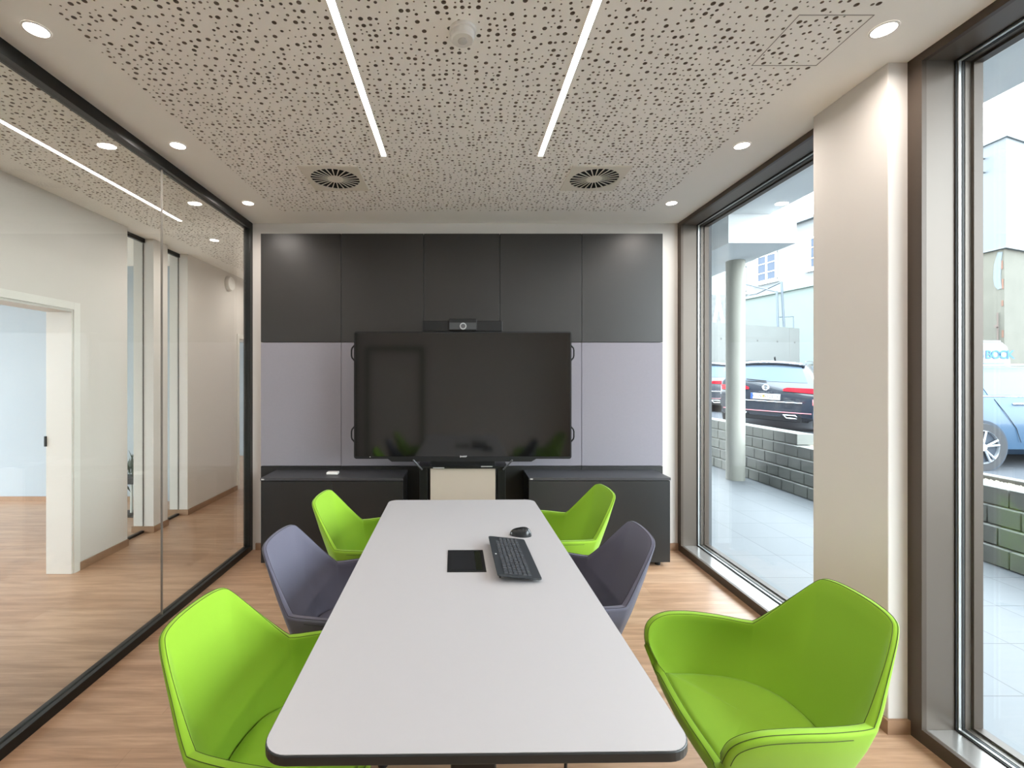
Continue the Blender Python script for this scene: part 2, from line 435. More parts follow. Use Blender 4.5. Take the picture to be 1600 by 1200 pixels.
# ---------------------------------------------------------------- glass partition
gp = sthing('wall_left', 'floor to ceiling glass partition in a slim black frame', (XL, 1.56, 0))
f = MB()
f.box(XL-.03, YR, 0, XL+.029, YB, .048); f.box(XL-.03, YR, H-.062, XL+.029, YB, H)
f.box(XL-.03, YB-.05, .048, XL+.029, YB, H-.062); f.box(XL-.03, YR, .048, XL+.029, YR+.05, H-.062)
f.build('frame', BLACKM, gp, bevel=.002)
for y0, y1 in ((YR+.05, -.02), (-.016, 1.42), (1.424, 2.873), (2.877, YB-.05)):
    B(XL-.006, y0, .048, XL+.006, y1, H-.062).build('glass_pane', GLASSP, gp)
for y in (-.018, 1.422, 2.875):
    B(XL-.006, y-.0022, .048, XL+.006, y+.0022, H-.062).build('joint_seal', mat('clear_joint', (128,122,116), .3), gp)

# ---------------------------------------------------------------- windows
def window(name, y0, y1, lab):
    t = sthing(name, lab, (XW, (y0+y1)/2, 0))
    zt, zb, d = 2.852, .058, .061
    def ring(x0, x1, ins, m, nm, bev=0):
        q = MB(); a, b, lo, hi = y0+d, y1-d, zb, zt
        # ring of thickness that reaches from the outer edge to ins inside the reveal
        q.box(x0, a-.02, lo-.02, x1, a+ins, hi+.02); q.box(x0, b-ins, lo-.02, x1, b+.02, hi+.02)
        q.box(x0, a+ins, lo-.02, x1, b-ins, lo+ins); q.box(x0, a+ins, hi-ins, x1, b-ins, hi+.02)
        q.build(nm, m, t, bevel=bev)
    fr = MB(); X0, X1 = XW, 2.068
    fr.box(X0, y0, 0, X0+.02, y0+d, H); fr.box(X0, y1-d, 0, X0+.02, y1, H)
    fr.box(X0, y0+d, 0, X0+.02, y1-d, zb); fr.box(X0, y0+d, zt, X0+.02, y1-d, H)
    fr.build('window_frame', BRONZE_D, t)
    rv = MB(); X0 = XW+.02
    rv.box(X0, y0, 0, X1, y0+d-.001, H); rv.box(X0, y1-d+.001, 0, X1, y1, H); rv.box(X0, y0+d, zt+.001, X1, y1-d, H)
    rv.build('reveal', BRONZE, t)
    B(X0, y0+d, 0, X1, y1-d, zb-.001).build('sill', mat('pale_bronze_sill', (150,146,142), .22, metal=.55, var=.02), t)
    ring(X1, X1+.008, .004, GASKET, 'gasket')
    ring(X1+.008, X1+.020, .008, SILVER, 'spacer')
    ring(X1+.020, X1+.031, .010, GASKET, 'outer_gasket')
    ring(X1+.031, X1+.052, .012, BRONZE, 'sash')
    ring(X1+.052, X1+.056, .010, SILVER, 'sash_line')
    ring(X1+.056, X1+.094, .022, BRONZE_D, 'outer_frame')
    B(X1+.012, y0+d+.001, zb+.001, X1+.022, y1-d-.001, zt-.001).build('glass_pane', GLASSW, t)
    return t
window('window_1', 2.40, YB, 'tall fixed window between the pillar and the dark cladding')
window('window_2', -.55, 1.985, 'tall fixed window nearest the camera')
OUTW = mat('exterior_render', (92, 95, 98), .85, var=.02)
struct(MB().box(2.17, YB-.058, -.02, 2.20, YC1, 3.65).box(2.17, 2.02, -.02, 2.20, 2.42, 3.65).box(2.17, -3, -.02, 2.20, -.52, 3.65)
       .box(2.17, -.52, 2.90, 2.20, 2.02, 3.65).box(2.17, 2.42, 2.90, 2.20, YB-.058, 3.65).build('wall_facade', OUTW), 'outer face of the building around the windows')
struct(MB().box(2.162, -.52, -.02, 2.22, 2.0, .03).box(2.162, 2.42, -.02, 2.22, YB-.058, .03).build('trim_1', mat('aluminium_ledge', (190,194,196), .3, metal=.5)), 'metal ledge outside the windows')

# ---------------------------------------------------------------- corridor walls, openings and rooms behind
XR2 = XH-.21
cw = MB()
def wallseg(y0, y1, z0=0, z1=H): cw.box(XR2+.012, y0, z0, XH, y1, z1)
DH = 2.034
wallseg(YC0, 2.40); wallseg(2.40, 3.597, DH+.03, H); wallseg(3.597, 4.176)
wallseg(4.534, 4.75); wallseg(5.10, 6.27); wallseg(6.27, 7.2, DH+.03, H); wallseg(7.2, YC1)
struct(cw.build('wall_corridor', WALL), 'white corridor wall with doorway and two narrow glazed slits')
bb = MB()
for a, b in ((3.64, 4.176), (4.534, 4.75), (5.10, 6.23)): bb.box(XH, a, 0, XH+.014, b, .06)
for y in (4.534, 5.10): bb.box(XR2+.0, y-.014, 0, XH+.014, y, .06)
struct(bb.build('baseboard_corridor', BASEB), 'wooden baseboard along the corridor wall')
for k, (a, b) in enumerate(((4.176, 4.534), (4.75, 5.10))):
    t = sthing('window_%d' % (k+3), 'narrow floor to ceiling glazed slit in the corridor wall', (XH-.1, (a+b)/2, 0))
    MB().box(-3.125, a, 0, -3.095, b, .022).box(-3.125, a, H-.04, -3.095, b, H).build('frame', BLACKM, t)
    MB().box(-3.118, b-.003, .022, -3.106, b, H-.03).build('side_seal', mat('dark_joint', (84,76,70), .6), t)
    B(-3.115, a, .022, -3.105, b-.006, H-.03).build('glass_pane', GLASSP, t)
def doorframe(name, y0, y1, lab):
    t = sthing(name, lab, (XH, (y0+y1)/2, 0))
    m = mat('white_lacquer', (224, 222, 217), .45, var=.01)
    q = MB()
    for y, s in ((y0, 1), (y1, -1)):
        a, b = sorted((y, y+s*.022)); q.box(XR2+.012, a, 0, XH+.0, b, DH+.03)
        a, b = sorted((y-s*.045, y+s*.012)); q.box(XH, a, 0, XH+.013, b, DH+.075)
    q.box(XR2+.012, y0+.022, DH, XH, y1-.022, DH+.03); q.box(XH, y0+.012, DH+.018, XH+.013, y1-.012, DH+.075)
    q.build('door_frame', m, t, bevel=.0015)
    return t
d1 = doorframe('door_1', 2.40, 3.597, 'open white doorway in the corridor wall, nearer one')
MB().box(XR2+.004, 3.566, .99, XR2+.018, 3.576, 1.07).build('strike_plate', BLACKM, d1)
doorframe('door_2', 6.27, 7.2, 'open white doorway at the far end of the corridor')
struct(B(XH, YC1-.1, 0, XL, YC1, H).build('wall_corridor_end', WALL), 'end wall of the corridor')
struct(B(XL, YB+.15, 0, XL+.1, YC1, H).build('wall_corridor_right', WALL), 'corridor wall past the glass partition')
struct(B(XH, YC0, 0, XL+.03, YC0+.1, H).build('wall_corridor_near', WALL), 'near end wall of the corridor')
struct(B(XL-.03, YC0, 0, XL+.03, YR-.15, H).build('wall_corridor_side', WALL), 'corridor side wall behind the camera')
# room behind doorway 1
BLUISH = mat('daylight_tint_plaster', (168, 178, 186), .9, var=.01)  # white walls; the blue cast of daylight is put into their colour
struct(B(-8, 5.66, 0, XR2, 5.78, H).build('wall_office_back', BLUISH), 'white end wall of the room seen through the doorway')
struct(B(-8, 5.646, 0, XR2-.6, 5.66, .06).build('baseboard_office', BASEB), 'wooden baseboard of the room behind the doorway')
struct(MB().box(-8, YC0, 0, -7.9, -1.5, H).box(-8, -1.5, 0, -7.9, 5.66, .15).box(-8, -1.5, 2.75, -7.9, 5.66, H)
       .box(-8, 1.0, .15, -7.9, 1.12, 2.75).box(-8, 3.3, .15, -7.9, 3.42, 2.75).box(-8, 5.5, .15, -7.9, 5.66, 2.75).build('wall_office_window', BLUISH), 'window wall of the room behind the doorway')
struct(MB().box(-8, 5.78, 0, -7.9, 6.1, H).box(-8, 6.1, 2.75, -7.9, YC1, H).box(-8, YC1-.1, 0, XH, YC1, H).build('wall_office_far', BLUISH), 'walls of the room behind the far doorway')
struct(B(-8, YC0, 0, XR2, YC0+.1, H).build('wall_office_near', BLUISH), 'near wall of the room behind the doorway')
# planter seen through the first slit
pl = thing('planter', 'dark box planter with leafy plant seen through the first narrow slit', 'plant', (-3.62, 5.1, 0))
MB().box(-3.75, 5.0, .36, -3.50, 5.2, .43).build('planter_box', BLACKP, pl, bevel=.004)
MB().box(-3.75, 5.0, 0, -3.50, 5.2, .025).build('foot_plate', BLACKP, pl)
MB().box(-3.64, 5.09, .025, -3.62, 5.11, .36).build('stem_post', mat('pale_grey_post', (190,196,192), .5), pl)
rr = random.Random(2); lf = MB()
for k in range(34):
    a = rr.uniform(0, 6.28); up = rr.random() < .65
    z0 = .43 if up else .37; c0 = Vector((-3.62+rr.uniform(-.08, .08), 5.1+rr.uniform(-.06, .06), z0))
    tip = c0+Vector((math.cos(a)*rr.uniform(.04, .12), math.sin(a)*rr.uniform(.03, .1), rr.uniform(.1, .32) if up else -rr.uniform(.03, .14)))
    sd = Vector((-math.sin(a), math.cos(a), 0))*.014; mid = c0.lerp(tip, .6)+Vector((0, 0, .015))
    lf.add([c0, mid-sd, tip, mid+sd, mid-Vector((0,0,.004))], [(0,1,4),(1,2,4),(2,3,4),(3,0,4),(0,3,2,1)])
lf.build('leaves', mat('dark_leaves', (38, 62, 40), .6, var=.3), pl)
# round device high on the corridor wall
t = thing('wall_siren', 'round white alarm device high on the corridor wall', 'alarm', (XH, 6.0, 2.74))
MB().lathe((XH, 6.0, 2.74-.0), [(.10, .0), (.10, .02), (.085, .045), (.03, .055), (.001, .056)], axis='x').build('housing', WHITEP, t, smooth=True)

# ================================================================ BACK WALL CLADDING
YP = 4.02
xs = [-1.736, -1.033, -.313, .352, 1.066, 1.775]
names = ['at the left end', 'second from the left', 'in the middle', 'second from the right', 'at the right end']
for k in range(5):
    a, b = xs[k]+.002, xs[k+1]-.002
    o = B(a, YP, 1.832, b, YB, 2.779).build('wall_panel', PANEL_D, bevel=.001)
    tag(o, 'tall dark brown panel of the upper cladding row, ' + names[k], 'wall panel', 'dark panels in the upper row of the cladding')
    o = B(a, YP+.002, .754, b, YB, 1.828).build('wall_panel', PANEL_G, bevel=.001)
    tag(o, 'grey fabric panel of the middle cladding row, ' + names[k], 'wall panel', 'grey panels in the middle row of the cladding')
    o = B(a, YP, .02, b, YB, .750).build('wall_panel', SIDEB, bevel=.001)
    tag(o, 'black panel of the lowest cladding row, ' + names[k], 'wall panel', 'black panels in the lowest row of the cladding')

# ---------------------------------------------------------------- sideboards
def sideboard(x0, x1, y0, lab, px, dirx):
    t = thing('sideboard', lab, 'sideboard', ((x0+x1)/2, (y0+YP)/2, 0), 'low black sideboards along the cladding')
    y1 = YP-.003
    B(x0+.004, y0+.02, .036, x1-.004, y1-.004, .695).build('body', SIDEB, t)
    B(x0+.002, y0+.003, .038, (x0+x1)/2-.001, y0+.02, .692).build('door', SIDEB, t, bevel=.001)
    B((x0+x1)/2+.001, y0+.003, .038, x1-.002, y0+.02, .692).build('door', SIDEB, t, bevel=.001)
    B(x0, y0-.004, .698, x1, y1, .720).build('top', SIDEB_T, t, bevel=.0015)
    B(px, y0-.006, .704, px+.022, y0-.0035, .713).build('label_plate', mat('silver_label', (200,200,200), .4), t)['label'] = 'tiny silver plate'
    for a in (x0+.06, x1-.10):
        for b in (y0+.06, y1-.08):
            MB().cyl((a+.02, b, 0), .022, .036, n=20).build('foot', BLACKP, t)
sideboard(-1.594, -.45, 3.69, 'black sideboard left of the television, small white box on top', -1.585, 1)
sideboard(.556, 1.697, 3.705, 'black sideboard right of the television, nearest the windows', .568, 1)
t = B(-1.10, 3.80, .721, -1.005, 3.86, .742).build('small_box', WHITEP, bevel=.006, seg=3)
tag(t, 'small white plastic box lying on the left black sideboard', 'box')

# ---------------------------------------------------------------- television on its stand
YT = 3.60
X0, X1, Z0, Z1 = -.825, .875, .889, 1.884
tv = thing('television', 'large black television with side handles in front of the cladding', 'television', (.025, YT+.05, Z0))
pts = []
for cx_, cz_, a0 in ((X1-.02, Z1-.02, 0), (X0+.02, Z1-.02, 90), (X0+.02, Z0+.02, 180)):
    for k in range(5): pts.append((cx_+.02*math.cos(R(a0+k*22.5)), cz_+.02*math.sin(R(a0+k*22.5))))
pts += [(-.56, Z0), (-.53, Z0-.022), (.56, Z0-.022), (.60, Z0)]
for k in range(5): pts.append((X1-.02+.02*math.cos(R(270+k*22.5)), Z0+.02+.02*math.sin(R(270+k*22.5))))
pts = pts[::-1]
MB().prism_y([(x, z) for x, z in pts], YT, YT+.085).build('housing', BLACKP, tv)
B(X0+.012, YT-.004, Z0+.02, X1-.012, YT, Z1-.012).build('screen', SCREEN, tv)
for sx, xe in ((-1, X0), (1, X1)):
    for zc in (1.718, 1.078):
        h_ = .068
        MB().tube([(xe-sx*.004, YT+.03, zc+h_), (xe+sx*.022, YT+.03, zc+h_*.55), (xe+sx*.026, YT+.03, zc+h_*.3), (xe+sx*.026, YT+.03, zc-h_*.3), (xe+sx*.022, YT+.03, zc-h_*.55), (xe-sx*.004, YT+.03, zc-h_)], .0062, n=10).build('handle', BLACKP, tv, smooth=True)
text('SHARP', 'lettering', mat('white_print', (225,225,225), .5), tv, (.03, YT-.005, .908), .018)
MB().box(-.70, YT-.006, .903, -.695, YT-.004, .908).build('indicator_light', mat('white_print', (225,225,225)), tv)

GREYM = mat('grey_stand_metal', (88, 90, 92), .4, metal=.5)
st = thing('television_stand', 'black wheeled stand with beige front panel under the television', 'stand', (.03, 3.72, 0))
B(-.33, 3.64, .805, .38, 3.84, .822).build('shelf', BLACKM, st, bevel=.002)
MB().box(-.23, 3.66, .822, .28, 3.70, .866).build('cross_bar', BLACKP, st)
B(-.21, 3.637, .807, -.12, 3.641, .815).build('pen_tray_edge', SILVER, st)
B(.17, 3.637, .818, .26, 3.641, .826).build('pen_tray_edge', SILVER, st)
B(-.232, 3.66, .15, .285, 3.69, .802).build('front_panel', BEIGE, st, bevel=.002)
for sx, xx in ((-1, -.285), (1, .335)):
    B(xx-.033, 3.66, .09, xx+.030, 3.74, .806).build('post', BLACKM, st, bevel=.003)
    MB().tube([(xx+sx*.01, 3.625, .80), (xx+sx*.075, 3.578, .884)], .007, n=8).build('strut', GREYM, st)
    MB().box(xx-.035, 3.42, .05, xx+.035, 3.98, .10).build('foot_beam', BLACKM, st, bevel=.005)
    for yy in (3.46, 3.94):
        MB().cyl((xx-.012, yy, .03), .03, .024, axis='x', n=20).build('castor', BLACKP, st)
vb = thing('video_bar', 'black conference camera bar standing on top of the television', 'camera', (.025, 3.62, Z1))
B(-.29, YT+.0, Z1+.001, .335, YT+.07, Z1+.085).build('speaker_bar', BLACKP, vb, bevel=.006, seg=3)
B(-.082, YT-.015, Z1+.006, .135, YT+.078, Z1+.100).build('camera_head', BLACKP, vb, bevel=.006, seg=3)
B(-.078, YT-.018, Z1+.016, .131, YT-.0145, Z1+.068).build('speaker_mesh', mat('grey_speaker_mesh', (58,60,62), .6, var=.15, scale=900), vb)
MB().cyl((.028, YT-.024, Z1+.040), .026, .008, axis='y', n=28).build('lens_ring', mat('lens_grey', (175,177,178), .4), vb)
MB().cyl((.028, YT-.026, Z1+.040), .018, .004, axis='y', n=28).build('lens', mat('lens_glass_dark', (96,96,98), .1), vb)

# ================================================================ TABLE
tb = thing('conference_table', 'long white conference table with rounded corners and black edge', 'table', (.027, 1.955, 0))
def rrect(hx, hy, r, n=8):
    out = []
    for cx_, cy_, a0 in ((hx-r, hy-r, 0), (-hx+r, hy-r, 90), (-hx+r, -hy+r, 180), (hx-r, -hy+r, 270)):
        for k in range(n+1): a = R(a0+90*k/n); out.append((cx_+r*math.cos(a), cy_+r*math.sin(a)))
    return out
ox, oy = .027, 1.955
hx, hy = .4625, .992
sh = lambda L: [(x+ox, y+oy) for x, y in L]
MB().prism(sh(rrect(hx, hy, .058)), .721, .7435).build('edge_band', EDGE, tb, bevel=.0035, seg=3)
MB().prism(sh(rrect(hx-.003, hy-.003, .055)), .7436, .745).build('tabletop', WHITE_T, tb)
cp = MB().prism(sh([(-.078, -.099), (.080, -.099), (.080, .134), (-.078, .134)]), .745, .7468).build('cable_port', mat('dark_port_metal', (38,39,40), .35, metal=.3), tb)
B(ox-.062, oy-.083, .7469, ox+.036, oy+.118, .7478).build('port_lid', mat('port_lid_grey', (44,45,48), .3, metal=.4), cp)
B(ox+.040, oy-.083, .7469, ox+.066, oy+.118, .7474).build('socket_strip', mat('gloss_olive_black', (26,30,20), .15), cp)
for y in (-.72, .72):
    lg = MB().box(ox-.06, oy+y-.035, .03, ox+.06, oy+y+.035, .721).build('leg', BLACKM, tb, bevel=.01, seg=3)
    MB().tube([(ox-.36, oy+y, .018), (ox-.2, oy+y, .032), (ox, oy+y, .045), (ox+.2, oy+y, .032), (ox+.36, oy+y, .018)], .018, n=10).build('foot', BLACKM, lg, smooth=True)
    B(ox-.34, oy+y-.025, .695, ox+.34, oy+y+.025, .7205).build('support_beam', BLACKM, lg)
tb.rotation_euler = (0, 0, .013)
cbl = MB().tube([(.255, 1.10, .72), (.252, 1.10, .5), (.25, 1.12, .2), (.24, 1.2, .006), (.1, 1.5, .006)], .004, n=8).build('table_cable', BLACKP, smooth=True)
tag(cbl, 'thin black cable hanging from under the white conference table', 'cable')

# keyboard
ky = thing('keyboard', 'black computer keyboard lying near the right edge of the white table', 'keyboard', (.225, 1.97, .7452))
# local frame: u along length (Y), v across (X), tilted
KL, KW = .43, .172
km = MB()
ro = rrect(KL/2, KW/2, .012, 4)
km.add([(x, y, .0045-.0) for x, y in ro]+[(x, y, .0105) for x, y in ro],
       [tuple(range(len(ro)-1,-1,-1)), tuple(range(len(ro), 2*len(ro)))]+[(i,(i+1)%len(ro),(i+1)%len(ro)+len(ro),i+len(ro)) for i in range(len(ro))])
KB = mat('keyboard_plastic', (42, 46, 50), .4, var=.03)
KEY = mat('keycap_plastic', (62, 65, 70), .38, var=.03)
def kpart(mb, name, m, par, **kw):
    o = mb.build(name, m, None, origin=(0,0,0), **kw); o.parent = par; o.location = (0,0,0); return o
# keyboard tilt carried by the board part itself
board = kpart(km, 'board', KB, ky, bevel=.0015)
rows = [15, 15, 14, 13, 12, 8]
keyme = None
for rI, nk in enumerate(rows):
    y = KW/2-.036-rI*.0182
    L = KL-.11 if rI else KL-.075
    if rI == 0: L = KL-.075
    wk = L/nk
    for k in range(nk):
        xk = -KL/2+.018+wk*(k+.5)
        kb_ = MB(); a = wk/2-.0016; b = .0076; z0, z1 = .0105, .0135; s_ = .0016
        kb_.add([(-a,-b,z0),(a,-b,z0),(a,b,z0),(-a,b,z0),(-a+s_,-b+s_,z1),(a-s_,-b+s_,z1),(a-s_,b-s_,z1),(-a+s_,b-s_,z1)],
                [(4,5,6,7),(0,1,5,4),(1,2,6,5),(2,3,7,6),(3,0,4,7)])
        o = kpart(kb_, 'key', KEY, board); o.location = (xk, y, 0)
npd = MB()
for r_ in range(5):
    for k in range(4):
        xk = KL/2-.082+k*.0185; y = KW/2-.054-r_*.0182; a = .0075; b = .0075
        npd.add([(xk-a,y-b,.0105),(xk+a,y-b,.0105),(xk+a,y+b,.0105),(xk-a,y+b,.0105),(xk-a+.0015,y-b+.0015,.0135),(xk+a-.0015,y-b+.0015,.0135),(xk+a-.0015,y+b-.0015,.0135),(xk-a+.0015,y+b-.0015,.0135)],
                [(4,5,6,7),(0,1,5,4),(1,2,6,5),(2,3,7,6),(3,0,4,7)])
kpart(npd, 'number_pad', KEY, board)
kpart(MB().cyl((-.005, KW/2-.014, .0105), .004, .001, n=16), 'power_light', mat('white_print', (225,225,225)), board)
kpart(MB().box(-KL/2+.03, KW/2-.020, -.0135, -KL/2+.05, KW/2-.012, .006), 'foot', BLACKP, board)
kpart(MB().box(KL/2-.05, KW/2-.020, -.0135, KL/2-.03, KW/2-.012, .006), 'foot', BLACKP, board)
board.rotation_euler = (R(6), 0, 0); board.location = (0, 0, .0145)
ky.rotation_euler = (0, 0, R(90)+.02)

# mouse
mo = thing('computer_mouse', 'black computer mouse behind the keyboard on the white table', 'mouse', (.303, 2.285, .7452))
mm = MB(); n = 28; prof = []
rings = 9
vs = []; fs = []
for k in range(rings):
    tt = k/(rings-1); z = .038*math.sin(tt*math.pi/2); s_ = math.cos(tt*math.pi/2*.98)**.55
    for i in range(n):
        a = 2*math.pi*i/n; x = .054*math.cos(a)*s_ ; y = .032*math.sin(a)*s_*(1-.10*math.cos(a))
        zz = z*(1+.12*math.cos(a)*(-1)) if k else 0
        vs.append((x, y, zz))
for k in range(rings-1):
    for i in range(n): fs.append((k*n+i, k*n+(i+1)%n, (k+1)*n+(i+1)%n, (k+1)*n+i))
fs += [tuple(range(n-1,-1,-1)), tuple(range((rings-1)*n, rings*n))]
mm.add(vs, fs); kpart(mm, 'shell', mat('glossy_black_plastic', (34,36,38), .18), mo, smooth=True)
kpart(MB().cyl((-.026, -.003, .030), .009, .006, axis='y', n=18), 'scroll_wheel', BLACKP, mo)
mo.rotation_euler = (0, 0, R(172))

# ================================================================ CHAIRS
RIM = [(.198,.205,.447),(.232,.232,.485),(.258,.243,.528),(.276,.228,.575),(.287,.172,.606),(.285,.085,.614),(.272,-.02,.610),
       (.248,-.122,.603),(.239,-.145,.613),(.213,-.194,.672),(.181,-.249,.745),(.151,-.290,.803),(.128,-.303,.824),(.075,-.308,.835),(.0,-.310,.838)]
SEAM = [(.198,.205,.446),(.206,.190,.440),(.212,.165,.436),(.216,.135,.434),(.219,.100,.432),(.219,.050,.430),(.213,-.01,.428),
        (.196,-.070,.426),(.180,-.098,.425),(.158,-.128,.423),(.128,-.152,.422),(.098,-.166,.422),(.070,-.172,.421),(.036,-.177,.421),(.0,-.178,.421)]
BOTT = [(.163,.190,.350),(.176,.185,.346),(.186,.172,.344),(.194,.150,.342),(.198,.110,.340),(.198,.05,.338),(.194,-.01,.338),
        (.180,-.065,.338),(.166,-.095,.338),(.145,-.122,.338),(.118,-.143,.338),(.090,-.155,.338),(.062,-.161,.338),(.032,-.165,.338),(.0,-.168,.338)]
def cr_interp(P, per=7):
    P = [Vector(p) for p in P]; out = []
    for i in range(len(P)-1):
        p0 = P[i-1] if i > 0 else P[i]*2-P[i+1]; p1 = P[i]; p2 = P[i+1]
        p3 = P[i+2] if i+2 < len(P) else Vector((-P[i].x, P[i].y, P[i].z))
        for k in range(per):
            t = k/per
            out.append(.5*((2*p1)+(-p0+p2)*t+(2*p0-5*p1+4*p2-p3)*t*t+(-p0+3*p1-3*p2+p3)*t**3))
    out.append(P[-1]); return out
def full_loop(P, per=7, front=12):
    h = cr_interp(P, per); right = h; left = [Vector((-p.x, p.y, p.z)) for p in reversed(h[:-1])]
    loop = right+left                                   # front-right -> back -> front-left
    a, b = loop[-1], loop[0]
    for k in range(1, front):
        t = k/front; p = a.lerp(b, t); p.y += .010*math.sin(math.pi*t); loop.append(p)
    return loop
def make_chair(fab, thr, label, cat='chair'):
    t = thing('conference_chair', label, cat, (0,0,0), 'upholstered shell armchairs around the conference table')
    rim = full_loop(RIM); seam = full_loop(SEAM); bot = full_loop(BOTT); N = len(rim)
    def tang(L, i): return (L[(i+1) % N]-L[(i-1) % N])
    # outward direction per sample: perpendicular to the plan path, away from the middle
    outd = []
    for i in range(N):
        tg = Vector((0,0,0))
        for k in (-3,-2,-1,0,1,2,3): tg += tang(seam, (i+k) % N)
        tg.z = 0; tg.normalize(); d = Vector((tg.y, -tg.x, 0))
        if d.dot(Vector((rim[i].x, rim[i].y-.02, 0))) < 0: d = -d
        outd.append(d)
    for _ in range(4): outd = [(outd[i-1]+outd[i]*2+outd[(i+1) % N]).normalized() for i in range(N)]
    TT = []
    for i in range(N):
        q_ = max(0, min(1, (rim[i].z-.615)/.10)) if rim[i].y < -.12 else 0
        TT.append(.030-.010*q_)
    TT = [sum(TT[(i+k) % N] for k in range(-4, 5))/9 for i in range(N)]
    rings = [seam]
    for q in (.2, .45, .7, .88):
        rings.append([seam[i].lerp(rim[i], q)+outd[i]*(.020*math.sin(math.pi*q)) for i in range(N)])
    inner = [rim[i]-Vector((0,0,.004)) for i in range(N)]
    # direction across the rim: lies outward and perpendicular to the rim tangent
    acr = []
    for i in range(N):
        tg = tang(rim, i).normalized(); d = outd[i]-tg*outd[i].dot(tg); acr.append(d.normalized())
    for _ in range(3): acr = [(acr[i-1]+acr[i]*2+acr[(i+1) % N]).normalized() for i in range(N)]
    top = []
    for i in range(N):
        tg = tang(rim, i).normalized(); up = tg.cross(acr[i]); 
        if up.z < 0: up = -up
        top.append(up)
    r1 = [rim[i]+acr[i]*.002 for i in range(N)]
    r2 = [rim[i]+acr[i]*.006+top[i]*.0035 for i in range(N)]
    r3 = [rim[i]+acr[i]*(TT[i]-.006)+top[i]*.0035 for i in range(N)]
    r4 = [rim[i]+acr[i]*TT[i] for i in range(N)]
    outer = [rim[i]+acr[i]*(TT[i]+.001)-top[i]*.008 for i in range(N)]
    ob = [bot[i]+outd[i]*.0 for i in range(N)]
    rings += [inner, r1, r2, r3, r4, outer]
    for q in (.25, .5, .75): rings.append([outer[i].lerp(ob[i], q)+outd[i]*(.012*math.sin(math.pi*q)) for i in range(N)])
    rings.append(ob); rings.append([Vector((p.x*.8, p.y*.8+.004, .325)) for p in ob])
    vs = [p for r_ in rings for p in r_]
    fs = [(k*N+i, k*N+(i+1) % N, (k+1)*N+(i+1) % N, (k+1)*N+i) for k in range(len(rings)-1) for i in range(N)]
    fs.append(tuple((len(rings)-1)*N+i for i in range(N)))
    m = MB(); m.add(vs, fs); shell = m.build('shell', fab, t)
    for p in shell.data.polygons: p.use_smooth = True
    # seat cushion
    C = Vector((0, .03, .432)); vs = []; K = (1.0, .97, .9, .7, .45, .2)
    for q in K:
        dz = 0 if q == 1 else .012*(1-q*q)**.5*.9+.002
        vs += [C.lerp(seam[i], q)+Vector((0,0,dz-.001 if q < 1 else -.004)) for i in range(N)]
    vs.append(C+Vector((0,0,.0125)))
    fs = [(k*N+i, k*N+(i+1) % N, (k+1)*N+(i+1) % N, (k+1)*N+i) for k in range(len(K)-1) for i in range(N)]
    fs += [((len(K)-1)*N+i, (len(K)-1)*N+(i+1) % N, len(vs)-1) for i in range(N)]
    m = MB(); m.add(vs, fs); seat = m.build('seat', fab, t)
    for p in seat.data.polygons: p.use_smooth = True
    # stitching lines along both rim edges, and a seam where arm meets back outside
    sm = MB()
    sm.tube([rim[i]+acr[i]*.004+top[i]*.0022 for i in range(N)], .0009, n=6, closed=True)
    sm.tube([rim[i]+acr[i]*(TT[i]-.004)+top[i]*.0036 for i in range(N)], .0009, n=6, closed=True)
    sm.build('stitching', thr, t)['label'] = 'dark thread seam lines'
    for sgn in (1, -1):
        path = []
        for i in range(14, 46):
            j = i if sgn > 0 else (2*(len(RIM)-1)*7-i)
            path.append(rim[j]+acr[j]*(TT[j]+.0022)-top[j]*.014)
        MB().tube(path, .0009, n=6).build('side_seam', thr, t)
    # swivel base
    MB().cyl((0, .01, .285), .14, .04, n=32, r2=.17).build('seat_plate', BLACKM, t)
    MB().lathe((0, .01, 0), [(.032, .05), (.032, .16), (.025, .165), (.025, .29)]).build('column', BLACKM, t, smooth=True)
    for k in range(4):
        a = R(45+90*k); d = Vector((math.cos(a), math.sin(a), 0))
        l_ = MB().tube([Vector((0,.01,.075))+d*.02, Vector((0,.01,.06))+d*.15, Vector((0,.01,.028))+d*.29], .014, n=8).build('leg', BLACKM, t, smooth=True)
        MB().cyl(tuple(Vector((0,.01,0))+d*.28), .02, .018, n=16).build('glide', BLACKP, l_)
    return t
# local +y is the front of the chair.  F angle: direction the chair faces
def place(t, x, y, face):                 # face in degrees, 0 = +X
    t.location = (x, y, 0); t.rotation_euler = (0, 0, R(face-90))
g0 = make_chair(GREEN, ST_GREEN, 'lime green chair in the right foreground, closest to the window pillar')
place(g0, .955, 1.487, 178)
def another(src, label, x, y, face):
    c_ = copy_tree(src); c_['label'] = label; place(c_, x, y, face); return c_
another(g0, 'lime green chair in the left foreground, tucked under the near table end', -.492, 1.375, -6)
another(g0, 'lime green chair at the far left of the table beside the left sideboard', -.502, 2.715, -4)
another(g0, 'lime green chair at the far right of the table, with the mouse next to it', .600, 2.865, 185)
s0 = make_chair(GREY, ST_GREY, 'slate grey chair on the left side, between two green chairs')
place(s0, -.492, 2.035, -5)
another(s0, 'slate grey chair on the right side of the table beside the keyboard', .520, 2.12, 180)

# ================================================================ OUTSIDE
struct(B(2.18, -6, -.14, 4.44, 14, -.02).build('patio', PAVE), 'patio of large pale grey slabs')
GR = mat('lawn_fallback_ground', (150, 152, 150), .95, var=.1, scale=1)
struct(B(-60, -60, -.6, 90, 90, -.5).build('ground', GR), 'surrounding ground')
